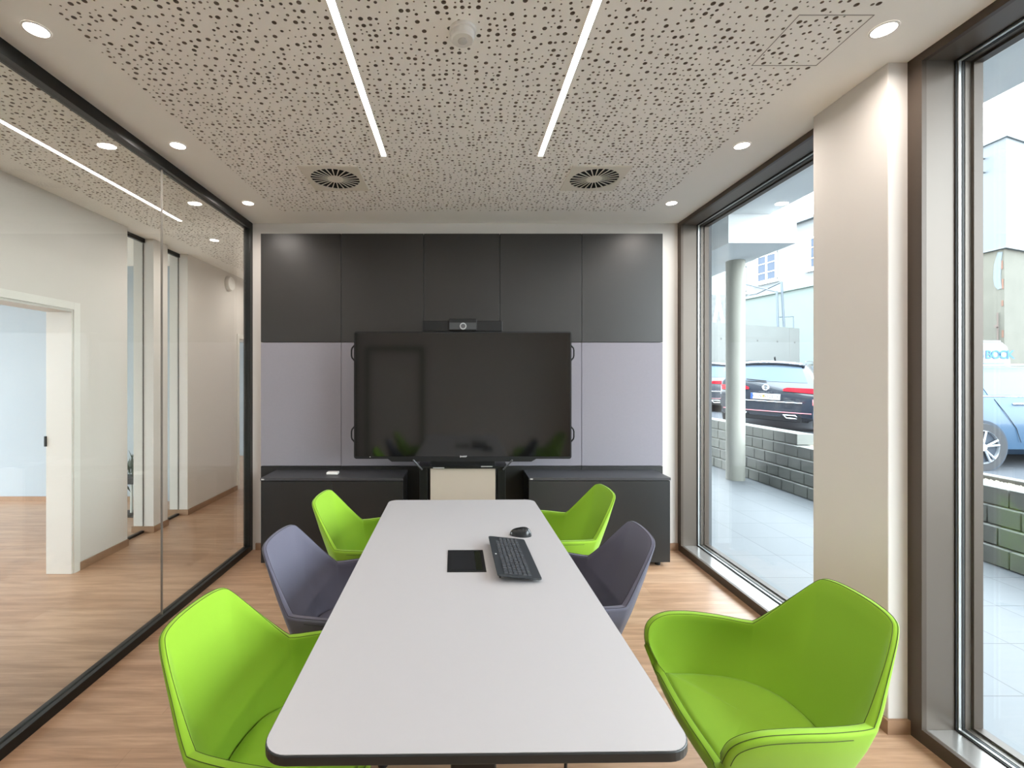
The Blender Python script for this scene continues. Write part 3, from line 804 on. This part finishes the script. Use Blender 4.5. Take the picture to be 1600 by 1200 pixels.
# stepped block wall
BLK = mat('concrete_blocks', (116, 117, 112), .9, var=.22, scale=2.2, bump=.5, bscale=90)
bw = MB(); hB = .155; rr = random.Random(4)
def course(k, ya, yb):
    x = 4.40+.045*k; y = ya+(.12 if k % 2 else 0)
    while y < yb:
        L = .238; j = rr.uniform(-.004, .004)
        bw.box(x+j, y+.005, -.02+k*hB+.003, x+.24+j, y+L-.005, -.02+(k+1)*hB-.006); y += L
for k in range(4): course(k, -2.5, 15)
course(4, 6.25, 15)
bl = bw.build('block_wall', BLK, bevel=.006)
tag(bl, 'low stepped retaining wall of grey concrete blocks along the patio', 'retaining wall')
# terrain behind it
def gz(x, y):
    base = .22+.040*(y-6.3) if y > 2 else .048
    base = min(base, .75)
    a = max(0, min(1, (x-5.10)/1.1)); a = a*a*(3-2*a)
    return (.575)*(1-a)+base*a
tm = MB(); nx_, ny_ = 26, 40; vs = []
for j in range(ny_+1):
    for i in range(nx_+1):
        x = 5.08+(30-5.08)*(i/nx_)**2; y = -6+(36)*j/ny_; vs.append((x, y, gz(x, y)))
fs = [(j*(nx_+1)+i, j*(nx_+1)+i+1, (j+1)*(nx_+1)+i+1, (j+1)*(nx_+1)+i) for j in range(ny_) for i in range(nx_)]
tm.add(vs, fs)
asph = tm.build('parking_lot', mat('asphalt', (66, 69, 75), .9, var=.12, scale=5, bump=.4, bscale=150), smooth=True); struct(asph, 'grey asphalt car park behind the block wall')
tag(B(4.98, -6, .3, 5.09, 9.6, .60).build('curb', mat('concrete_kerb', (112,110,105), .9), bevel=.008), 'pale concrete kerb between the gravel and the car park', 'kerb')
struct(B(4.55, -6, -.4, 5.0, 20, .555).build('planting_bed', mat('soil_bed', (112,104,90), .95, var=.2, scale=20)), 'soil bed behind the block wall')
gv = MB(); rg = random.Random(9)
for k in range(2600):
    x = rg.uniform(4.805, 4.95); y = rg.uniform(2.2, 9.5)
    if y > 6.2 and x < 4.86: continue
    r_ = rg.uniform(.012, .026); a = rg.uniform(0, 3); ca, sa = math.cos(a), math.sin(a)
    q = [(1,0,0),(0,1,0),(-1,0,0),(0,-1,0),(0,0,.8),(0,0,-.5)]
    gv.add([(x+r_*(u*ca-v*sa*.7), y+r_*(u*sa+v*ca*.7), .563+r_*w_*.8) for u, v, w_ in q], [(0,1,4),(1,2,4),(2,3,4),(3,0,4),(1,0,5),(2,1,5),(3,2,5),(0,3,5)])
tag(gv.build('gravel', mat('beige_gravel', (150,142,126), .9, var=.25, scale=40), smooth=False), 'beige gravel strip on top of the block wall', 'gravel', kind='stuff')

# canopy, beam, round column
CAN = mat('canopy_concrete', (226, 228, 228), .85, var=.03, scale=1.5)
struct(B(2.20, -6, 3.65, 4.06, 14, 3.95).build('canopy', CAN), 'grey canopy slab above the patio')
tag(B(3.50, 6.0, 3.27, 4.39, 14, 3.649).build('canopy_beam', CAN, bevel=.004), 'deep grey concrete beam resting on the round column', 'beam')
tag(MB().cyl((4.16, 6.95, -.02), .128, 3.29, n=48).build('round_column', mat('column_concrete', (146,145,136), .85, var=.10, scale=1.8), smooth=True), 'round concrete column on the patio outside the far window', 'column')

# ---- buildings
WHB = mat('white_metal_cladding', (84, 90, 95), .6, var=.02, scale=.5)
foot = [(18.98, 16.0), (28, 19.3), (28, 21.6), (18.98, 21.6)]
t = thing('modern_building', 'white box-shaped upper storey on top of an old masonry wall', 'building', (23, 21, 0))
MB().prism(foot, 6.05, 9.84).build('upper_storey', WHB, t)
MB().prism([(18.90, 15.9), (28.1, 19.25), (28.1, 21.7), (18.90, 21.7)], 9.84, 9.93).build('roof_edge', mat('grey_flashing', (90,96,100), .5), t)
MB().prism([(18.94, 15.96), (28.1, 19.3), (28.1, 21.7), (18.94, 21.7)], 6.0, 6.05).build('lower_flashing', mat('grey_flashing', (90,96,100), .5), t)
MB().prism([(19.06, 16.12), (27.9, 19.4), (27.9, 21.55), (19.06, 21.55)], -.5, 6.0).build('masonry_wall', mat('old_plaster', (88,86,78), .95, var=.16, scale=1.4, bump=.8, bscale=14), t)
pm = MB(); pp = [(16.20,5.6),(16.16,5.9),(16.30,5.93),(16.42,5.5),(16.44,5.0),(16.40,4.75),(16.30,4.6),(16.18,4.62),(16.22,5.0)]
pm.add([(19.04, y, z) for y, z in pp]+[(19.07, y, z) for y, z in pp], [tuple(range(len(pp)))]+[(i,i+len(pp),(i+1)%len(pp)+len(pp),(i+1)%len(pp)) for i in range(len(pp))])
pm.build('cement_patch', mat('blue_grey_cement', (96,104,108), .9), t)
for yy, zz, hh in ((16.16, 5.3, .3), (16.14, 4.6, .35), (16.15, 4.0, .2), (16.14, 2.9, .25)):
    B(19.045, yy, zz, 19.09, yy+.05, zz+hh).build('bare_brick', mat('red_brick', (104,76,64), .9, var=.2, scale=12), t)
MB().tube([(19.0, 16.27, 2.7), (19.0, 16.27, 3.78)], .022, n=8).tube([(18.98, 16.27, 3.3), (18.92, 16.27, 3.3)], .05, n=8).build('vent_pipe', mat('rusty_pipe', (86,74,68), .7), t)
MB().tube([(18.97, 16.66, 9.4), (18.80, 16.62, 9.4), (18.76, 16.6, 9.15), (18.80, 16.62, 8.9), (18.97, 16.66, 8.9)], .03, n=8).build('gutter_bracket', mat('grey_flashing', (90,96,100)), t)

# old white house with mint lower wall (plane from (12.6,20) toward (13.2,17.2))
def hp(y, off=0): return 17.0+.214*(27-y)+off
YE = 22.3
t = thing('old_house', 'bright white old house with small paned windows behind the car park', 'building', (20, 26, 0))
OLDW = mat('bright_render', (108, 111, 113), .9, var=.03, scale=.8)
MB().prism([(hp(40), 40), (hp(YE), YE), (hp(YE)+3, YE), (hp(40)+3, 40)], 6.15, 9.45).build('upper_wall', OLDW, t)
MB().prism([(hp(28.6)-.06, 28.6), (hp(YE)-.06, YE), (hp(YE)+3, YE), (hp(28.6)+3, 28.6)], -.5, 6.08).build('lower_wall', mat('mint_render', (99, 108, 105), .9, var=.05, scale=2, bump=.5, bscale=6), t)
MB().prism([(hp(40), 40), (hp(28.6), 28.6), (hp(28.6)+3, 28.6), (hp(40)+3, 40)], -.5, 6.15).build('side_wall', OLDW, t)
MB().prism([(hp(28.6)-.2, 28.6), (hp(YE)-.2, YE), (hp(YE), YE), (hp(28.6), 28.6)], 6.06, 6.16).build('ledge', mat('dull_green_ledge', (104,120,114), .7), t)
MB().prism([(hp(40)-.3, 40), (hp(YE)-.3, YE), (hp(YE)+3, YE), (hp(40)+3, 40)], 9.45, 9.60).build('roof_edge', mat('grey_flashing', (90,96,100), .5), t)
def hwin(yc, z0, z1, wd):
    fr = MB(); th = .10
    def pr(ya, yb, za, zb, o0, o1, mb): mb.prism([(hp(ya, o0), ya), (hp(yb, o0), yb), (hp(yb, o1), yb), (hp(ya, o1), ya)], za, zb)
    a, b = yc-wd/2, yc+wd/2
    for y in (a, b-th, yc-th/2): pr(y, y+th, z0, z1, -.05, -.01, fr)
    for z in (z0, z1-th, z0+(z1-z0)/3-.02, z0+2*(z1-z0)/3-.02): pr(a, b, z, z+(th if z in (z0, z1-th) else .04), -.045, -.01, fr)
    pr(a-.15, b+.15, z0-.13, z0-.03, -.15, 0, fr)
    f_ = fr.build('window', WHITEP, t)
    g_ = MB(); pr(a+.01, b-.01, z0+.01, z1-.01, -.02, -.005, g_); g_.build('pane', mat('dark_window_glass', (58,68,84), .3, spec=.2), f_)
hwin(25.85, 6.85, 8.40, 1.30); hwin(22.9, 6.96, 8.58, 1.0); hwin(27.9, 6.50, 8.05, 1.3)
t = MB(); rs = random.Random(3)
for k in range(50):
    y = 21.9+rs.uniform(.3, 2.6); z = 9.7+rs.uniform(0, 2.8); x = 20.3+rs.uniform(-.12, .12); a, b, c_ = rs.uniform(.2, .5), rs.uniform(.25, .6), rs.uniform(.15, .35)
    t.box(x-a, y-b, z-c_, x+a, y+b, z+c_)
t.box(20.1, 21.8, 9.6, 21.9, 24.9, 12.6)
tag(t.build('stone_wall', mat('rough_stone', (120,115,108), .95, var=.45, scale=3, bump=1, bscale=10), bevel=.05), 'rough stone wall rising above the white house roof', 'wall')

# concrete wall
CX0, CY0, CX1, CY1 = 9.68, 17.55, 14.65, 19.85
dv = Vector((CX1-CX0, CY1-CY0, 0)); Lc = dv.length; dv.normalize(); nn = Vector((-dv.y, dv.x, 0))
def cw_pt(s_, o, z): p = Vector((CX0, CY0, z))+dv*s_+nn*o; return (p.x, p.y)
t = thing('concrete_wall', 'pale concrete retaining wall with formwork lines behind the parked cars', 'wall', (12, 18.6, .3))
MB().prism([cw_pt(-3, 0, 0), cw_pt(Lc, 0, 0), cw_pt(Lc, .3, 0), cw_pt(-3, .3, 0)], 0, 3.60).build('wall_body', mat('pale_concrete', (100,102,100), .9, var=.08, scale=1.2), t)
q = MB(); J = mat('formwork_joint', (100,100,98), .9)
for z in (3.08, 2.14, 1.1): q.prism([cw_pt(-3, -.004, 0), cw_pt(Lc, -.004, 0), cw_pt(Lc, .002, 0), cw_pt(-3, .002, 0)], z, z+.022)
for s_ in (-1.2, 1.0, 4.75): q.prism([cw_pt(s_, -.004, 0), cw_pt(s_+.022, -.004, 0), cw_pt(s_+.022, .002, 0), cw_pt(s_, .002, 0)], 0, 3.59)
q.build('formwork_joints', J, t)
q = MB()
for z in (2.98, 1.9):
    for s_ in (.4, 1.5, 2.6, 3.9, 5.1):
        x, y = cw_pt(s_, -.01, 0); q.cyl((x, y, z), .04, .012, axis='y', n=10)
q.build('tie_holes', mat('tie_hole_dark', (80,80,78), .9), t)
# steel pipe frame on the wall
fr = thing('pipe_frame', 'thin steel pipe frame standing on the concrete wall', 'railing', (13.5, 19.5, 3.6))
PI_ = mat('galvanised_pipe', (84,92,100), .5, metal=.5)
MB().tube([(13.40, 19.4, 3.62), (13.36, 19.4, 5.09)], .045).build('post', PI_, fr)
MB().tube([(13.66, 19.4, 3.62), (13.55, 19.4, 5.50)], .045).build('post', PI_, fr)
MB().tube([(13.36, 19.4, 5.09), (12.9, 21.5, 5.95)], .03).build('rail', PI_, fr)
MB().tube([(13.55, 19.4, 5.50), (13.55, 21.0, 5.30), (13.6, 21.6, 5.35)], .03).build('rail', PI_, fr)
MB().tube([(13.6, 19.6, 4.05), (14.2, 19.6, 4.08), (14.2, 19.6, 3.60)], .022).build('rail', PI_, fr)
tag(MB().box(7.0, 23.0, -.3, 13.4, 23.5, 5.6).build('rubble_wall', mat('grey_rubble', (104,106,106), .95, var=.4, scale=6, bump=1, bscale=14)), 'grey rough rubble wall behind the leaning props', 'wall')
for a, b, d in (((10.45, 18.25, 3.62), (10.12, 18.3, 5.40), 'leaning one'), ((10.72, 18.35, 3.62), (10.62, 18.35, 5.32), 'upright one')):
    tag(MB().tube([a, b], .055).build('building_prop', mat('white_painted_steel', (190,192,194), .5)), 'white steel construction prop beside the round column, ' + d, 'prop')
tag(MB().tube([(9.9, 17.9, 3.62), (10.1, 17.95, 4.60)], .08, n=4).build('wooden_board', mat('raw_board', (150,128,112), .8)), 'raw wooden board leaning beside the white props', 'board')
t = MB()
for k in range(4): t.box(14.95, 20.1+k*.45, 0, 17.2, 22.2, 1.0+k*.36)
tag(t.build('stone_steps', mat('step_stone', (140,140,136), .9, var=.1), bevel=.02), 'pale stone steps at the right end of the concrete wall', 'steps')

# ---------------------------------------------------------------- cars
def car_grid():
    ST = [ # s, w1, w2, w3, z3, w4, z4, zr, s4
        (0.00, .80, .85, .83, .97, .60, 1.37, 1.415, .42),
        (0.16, .86, .90, .875, .97, .63, 1.385, 1.43, .42),
        (0.50, .89, .915, .885, 1.01, .64, 1.40, 1.455, .20),
        (1.10, .90, .92, .89, 1.02, .64, 1.42, 1.48, 0),
        (2.00, .90, .92, .89, 1.01, .64, 1.43, 1.49, 0),
        (2.90, .90, .92, .885, .98, .62, 1.40, 1.46, -.15),
        (3.70, .90, .915, .87, .91, .66, .97, 1.00, 0),
        (4.40, .86, .88, .80, .80, .52, .86, .88, 0),
        (4.72, .76, .80, .72, .66, .42, .70, .72, 0)]
    out = []
    for s, w1, w2, w3, z3, w4, z4, zr, s4 in ST:
        half = [Vector((.72*w1/.9, s+(.10 if s < .1 else 0), .20)), Vector((w1, s, .30)), Vector((w2, s-.0, .60)), Vector((w3, s+(.03 if s < .1 else 0), z3)),
                Vector((w4, s+s4, z4)), Vector((w4*.5, s+s4-.02, (z4+zr*2)/3+.002)), Vector((0, s+s4-.03, zr))]
        out.append(half+[Vector((-p.x, p.y, p.z)) for p in reversed(half[:-1])])
    return out
def make_car(name, label, paint, wheel_m, light_m, loc, rotz, tilt=(0,0)):
    t = thing(name, label, 'car', loc)
    G = car_grid(); NR = len(G[0])
    m = MB(); vs = [p for st_ in G for p in st_]
    fs = [(k*NR+i, k*NR+i+1, (k+1)*NR+i+1, (k+1)*NR+i) for k in range(len(G)-1) for i in range(NR-1)]
    m.add(vs, fs)
    m.add([p for p in G[-1]], [tuple(range(NR))])
    rear = G[0]
    cap = []; cols = 8
    for k in range(5):
        a, b = rear[k], rear[NR-1-k]
        for c_ in range(cols+1):
            q = c_/cols; p = a.lerp(b, q); cv = 1-(2*q-1)**2; p.y -= .09*cv
            if k == 4: p.z += .045*cv
            cap.append(p)
    m.add(cap, [(k*(cols+1)+c_, (k+1)*(cols+1)+c_, (k+1)*(cols+1)+c_+1, k*(cols+1)+c_+1) for k in range(4) for c_ in range(cols)])
    m.add([Vector((x, y, .20)) for x, y in ((-.72,.1),(.72,.1),(.62,4.7),(-.62,4.7))], [(0,1,2,3)])
    # roof spoiler closing strip
    roofr = [rear[i] for i in range(4, NR-4)]; capt = cap[4*(cols+1):]
    def lpart(mb, nm, mt, **kw):
        o = mb.build(nm, mt, None, origin=(0,0,0), **kw); o.parent = t; o.location = (0,0,0); return o
    body = lpart(m, 'body', paint, smooth=True)
    sp = MB(); sv = []
    for c_ in range(cols+1):
        q = c_/cols; p = capt[c_]; sv += [p+Vector((0, -.10, .0)), p+Vector((0, .16, .045)), p+Vector((0, -.09, -.03))]
    sp.add(sv, [(3*c_, 3*c_+1, 3*c_+4, 3*c_+3) for c_ in range(cols)]+[(3*c_, 3*c_+3, 3*c_+5, 3*c_+2) for c_ in range(cols)]+[(3*c_+2, 3*c_+5, 3*c_+4, 3*c_+1) for c_ in range(cols)])
    lpart(sp, 'roof_spoiler', paint, smooth=True)
    GL = mat('car_glass', (70, 84, 98), .12, spec=.3)
    def bil(a, b, c_, d, u, v): return a.lerp(b, u).lerp(d.lerp(c_, u), v)
    def inset(a, b, c_, d, iu0, iu1, iv0, iv1, off, nm):
        ctr = (a+b+c_+d)/4; nrm = (b-a).cross(d-a).normalized()
        if nrm.dot(ctr-Vector((0, 2.2, .9))) < 0: nrm = -nrm
        mm_ = MB(); q = [bil(a,b,c_,d,u,v)+nrm*off for u, v in ((iu0,iv0),(1-iu1,iv0),(1-iu1,1-iv1),(iu0,1-iv1))]
        cc = [p-nrm*.008 for p in q]
        mm_.add(q+cc, [(0,1,2,3),(0,4,5,1),(1,5,6,2),(2,6,7,3),(3,7,4,0)]); return lpart(mm_, nm, GL)
    for sd in (0, 1):
        for k, i0, i1 in ((2, .10, .06), (3, .04, .03), (4, .03, .10)):
            A = (3, 4) if sd == 0 else (NR-4, NR-5)
            inset(G[k][A[0]], G[k+1][A[0]], G[k+1][A[1]], G[k][A[1]], i0, i1, .08, .12, .006, 'side_window')
        A = (3, 4) if sd == 0 else (NR-4, NR-5)
        lpart(MB().tube([G[k][A[0]].lerp(G[k][A[1]], .05)+Vector((.008 if sd == 0 else -.008, 0, 0)) for k in range(2, 6)], .009, n=6), 'chrome_strip', mat('chrome', (225,228,230), .12, metal=.9))
        lpart(MB().tube([G[k][A[1]]+Vector((-.06 if sd == 0 else .06, 0, .055)) for k in range(2, 6)], .014, n=6), 'roof_rail', mat('chrome', (225,228,230), .12, metal=.9))
    # windscreen
    inset(G[5][4], G[6][4], G[6][NR-5], G[5][NR-5], .12, .06, .06, .06, .012, 'windscreen')
    # rear window over the cap
    rw = MB(); q0 = 3*(cols+1); q1 = 4*(cols+1); rv = []
    for c_ in range(cols+1):
        a, b = cap[q0+c_], cap[q1+c_]
        if c_ == 0: a, b = cap[q0].lerp(cap[q0+1], .6), cap[q1].lerp(cap[q1+1], .5)
        if c_ == cols: a, b = cap[q0+cols].lerp(cap[q0+cols-1], .6), cap[q1+cols].lerp(cap[q1+cols-1], .5)
        rv += [a.lerp(b, .10)+Vector((0, -.012, 0)), a.lerp(b, .90)+Vector((0, -.012, 0))]
    rw.add(rv, [(2*c_, 2*c_+1, 2*c_+3, 2*c_+2) for c_ in range(cols)]); lpart(rw, 'rear_window', GL, smooth=True)
    lpart(MB().tube([(.0, -.075, 1.02), (-.36, -.05, 1.045)], .013, n=6), 'wiper', BLACKP)
    # tail lights
    RED = mat('red_tail_light', (190, 28, 44), .2, coat=.6)
    for sg in (1, -1):
        def yy(x, z): return -.09*(1-(x/.85)**2)-.006
        tl = MB(); L = []
        for q in range(9):
            x = .30+.53*q/8; z0, z1 = .80+.0*q, .905-.03*(q < 1)
            z0 = .80+.03*(1-q/8); L += [(sg*x, yy(x, 0)-.012, z0), (sg*x, yy(x, 0)-.012, z1)]
        L += [(sg*.885, .13, .80), (sg*.885, .13, .90)]
        tl.add(L, [(2*q, 2*q+1, 2*q+3, 2*q+2) for q in range(9)]); lpart(tl, 'tail_light', RED, smooth=False)
        lpart(MB().tube([(sg*.32, -.095, .34), (sg*.52, -.075, .34), (sg*.60, -.06, .28), (sg*.38, -.085, .28), (sg*.32, -.095, .34)], .013, n=6), 'exhaust_trim', mat('chrome', (225,228,230)))
    lpart(MB().tube([(x, -.085*(1-(x/.85)**2)-.02, .395) for x in [-.78+.13*k for k in range(13)]], .011, n=6), 'reflector_strip', mat('pale_red_strip', (196,120,124), .3))
    lpart(MB().tube([(x, -.09*(1-(x/.85)**2)-.02, .60) for x in [-.62+.124*k for k in range(11)]], .009, n=6), 'chrome_strip', mat('chrome', (225,228,230)))
    lpart(MB().box(-.62, -.078, .22, .62, .08, .33), 'rear_diffuser', BLACKP)
    lpart(MB().tube([(.0, .95, 1.48), (.0, .87, 1.55)], .018, n=6), 'antenna', BLACKP)
    # wheels
    TY = mat('tyre_rubber', (44, 45, 48), .8); 
    for sg in (1, -1):
        for yw in (.98, 3.78):
            ar = MB().cyl((sg*.925 if sg < 0 else .905, yw, .335), .375, .02, axis='x', n=40); lpart(ar, 'wheel_arch', mat('arch_dark', (34,44,56), .7))
            wh = MB(); x_ = sg*.925
            wh.lathe((0,0,0), [(.335*.70, .0), (.335*.97, .0), (.335, .03), (.335, .17), (.32, .2), (.1, .2)], axis='x', n=40, close=False)
            vv = [(x_-sg*a+sg*.03, yw+b, .335+c_) for a, b, c_ in wh.v]; wh.v = vv
            w_o = lpart(wh, 'wheel', TY, smooth=True)
            rm = MB(); rm.lathe((0,0,0), [(.238, .01), (.228, .0), (.218, .02), (.21, .1)], axis='x', n=40, close=False)
            rm.cyl((.0, 0, 0), .05, .03, axis='x', n=20)
            for k in range(5):
                for dq in (-.16, .16):
                    a = 2*math.pi*k/5+.3
                    p0 = Vector((.012, .04*math.cos(a), .04*math.sin(a))); p1 = Vector((.006, .222*math.cos(a+dq), .222*math.sin(a+dq)))
                    rm.tube([p0, p1], .015, n=6)
            rm.v = [(x_-sg*a+sg*.033, yw+b, .335+c_) for a, b, c_ in rm.v]
            rim_o = rm.build('rim', wheel_m, None, origin=(0,0,0), smooth=True); rim_o.parent = w_o
            dk = MB().cyl((x_-sg*.10, yw, .335), .22, .01, axis='x', n=32); d_o = dk.build('brake_disc', mat('brake_disc_metal', (70,72,76), .5, metal=.5), None, origin=(0,0,0)); d_o.parent = w_o  # grey metal disc filling the wheel behind the spokes
        for hy_ in (1.46, 2.42): lpart(MB().tube([(sg*.895, hy_, .93), (sg*.925, hy_+.03, .935), (sg*.925, hy_+.18, .935), (sg*.90, hy_+.21, .93)], .014, n=6), 'door_handle', mat('chrome', (225,228,230)))
    # door shut lines
    dl = MB()
    for sg in (1, -1):
        dl.tube([(sg*.892, 1.20, 1.0), (sg*.914, 1.34, .80), (sg*.925, 1.47, .60), (sg*.922, 1.54, .40)], .004, n=4)
        dl.tube([(sg*.90, 2.30, .93), (sg*.925, 2.30, .60), (sg*.908, 2.30, .33)], .004, n=4)
    lpart(dl, 'door_seam', BLACKP)
    t.rotation_euler = (tilt[0], tilt[1], rotz)
    return t
def plate_text(t, txt, loc, sz=.095):
    o = B(-.26, -.006, -.06, .26, .0, .06).build('number_plate', mat('plate_white', (236,236,232), .4), None, origin=(0,0,0)); o.parent = t; o.location = loc
    o['_o'] = (0,0,0)
    e_ = B(-.26, -.0075, -.058, -.218, -.006, .058).build('country_band', mat('eu_blue', (40,80,170), .4), None, origin=(0,0,0)); e_.parent = o
    text(txt[0], 'lettering', mat('black_print', (24,24,26), .5), o, (-.135, -.008, 0), sz)
    text(txt[1], 'lettering', mat('black_print', (24,24,26), .5), o, (.105, -.008, 0), sz)
    s_ = MB().prism_y([(-.05, .03), (-.05, -.01), (-.03, -.03), (-.01, -.01), (-.01, .03)], -.008, -.006).build('crest', mat('crest_ochre', (190,150,70), .5), None, origin=(0,0,0)); s_.parent = o
    return o
ALLOY = mat('alloy_rim', (196, 200, 204), .25, metal=.7)
DKP = mat('black_car_paint', (34, 40, 50), .25, coat=1, var=.0)
BLP = mat('blue_car_paint', (26, 60, 86), .38, metal=.2, coat=.25, var=.0)
va = R(-42)
v1 = make_car('estate_car', 'black estate car parked with its tail toward the far window', DKP, ALLOY, None, (6.45, 9.75, gz(6.9, 10.2)+.04), va, (0, R(2.5)))
plate_text(v1, ('OW', '932DY'), (0, -.112, .70))
bd = MB().lathe((0,0,0), [(.056, 0), (.062, -.006), (.056, -.010), (.050, -.006), (.050, 0)], axis='y', n=32, close=False).tube([(-.040,-.008,.026),(-.016,-.008,-.006),(0,-.008,.022),(.016,-.008,-.006),(.040,-.008,.026)], .005, n=6).tube([(-.043,-.008,-.002),(-.020,-.008,-.044),(0,-.008,-.008),(.020,-.008,-.044),(.043,-.008,-.002)], .005, n=6)
o = bd.build('round_badge', mat('chrome', (225,228,230)), None, origin=(0,0,0)); o.parent = v1; o.location = (0, -.100, .885)
v1['_o'] = (0,0,0)
tx = text('P A S S A T', 'lettering', mat('chrome', (225,228,230)), v1, (0, -.106, .79), .05)
text('4MOTION', 'lettering', mat('chrome', (225,228,230)), v1, (.42, -.095, .63), .03)
v2 = make_car('estate_car', 'dark grey estate car behind the round column, left of the black one', mat('dark_grey_car_paint', (58,62,70), .3, coat=1, var=0), ALLOY, None, (7.1, 13.6, .50), R(-42), (0, 0))
plate_text(v2, ('OW', '715BX'), (0, -.112, .72))
bc = make_car('estate_car', 'blue estate car parked side on outside the near window', BLP, ALLOY, None, (6.27, 7.33, .215), R(-90))

# white van behind the blue car
VX, VY = 15.12, 13.4
vn = thing('van', 'white van with blue lettering behind the blue car', 'van', (VX, VY+2.4, .35))
VW_ = mat('white_van_paint', (104, 109, 112), .5, coat=.1, var=0)
def vsec(y, s_, zt): return [(VX+x*s_, y, z) for x, z in ((-.95,.6),(-.98,1.3),(-.95,2.0),(-.86,zt-.10),(-.74,zt),(.74,zt),(.86,zt-.10),(.95,2.0),(.98,1.3),(.95,.6))]
m = MB(); secs = [vsec(VY+.02, .97, 2.48), vsec(VY+.08, 1, 2.53), vsec(VY+3.6, 1, 2.55), vsec(VY+4.2, .98, 1.7), vsec(VY+4.9, .95, 1.45)]
m.add([p for s_ in secs for p in s_], [(k*10+i, k*10+(i+1) % 10, (k+1)*10+(i+1) % 10, (k+1)*10+i) for k in range(4) for i in range(10)]+[tuple(range(10)), tuple(range(49, 39, -1))])
m.build('body', VW_, vn, smooth=True, bevel=0)
B(VX-.72, VY-.005, 1.35, VX+.72, VY+.02, 1.92).build('rear_window', mat('car_glass', (96,112,130)), vn)
B(VX-.8, VY+.15, 2.54, VX+.8, VY+.75, 2.59).build('roof_bar', VW_, vn, bevel=.01)
for x in (VX-.84, VX+.84):
    for y in (VY+.9, VY+4.0): MB().cyl((x-.11, y, .68), .33, .22, axis='x', n=32).build('wheel', mat('tyre_rubber', (44,45,48)), vn)
for k, ch in enumerate('SBOCK'):
    text(ch, 'lettering', mat('sky_blue_print', (26,84,140), .5), vn, (VX+.065+.212*k, VY+.008, 2.155), .33)

# ---------------------------------------------------------------- strip the helper property
for o in bpy.data.objects:
    if '_o' in o: del o['_o']
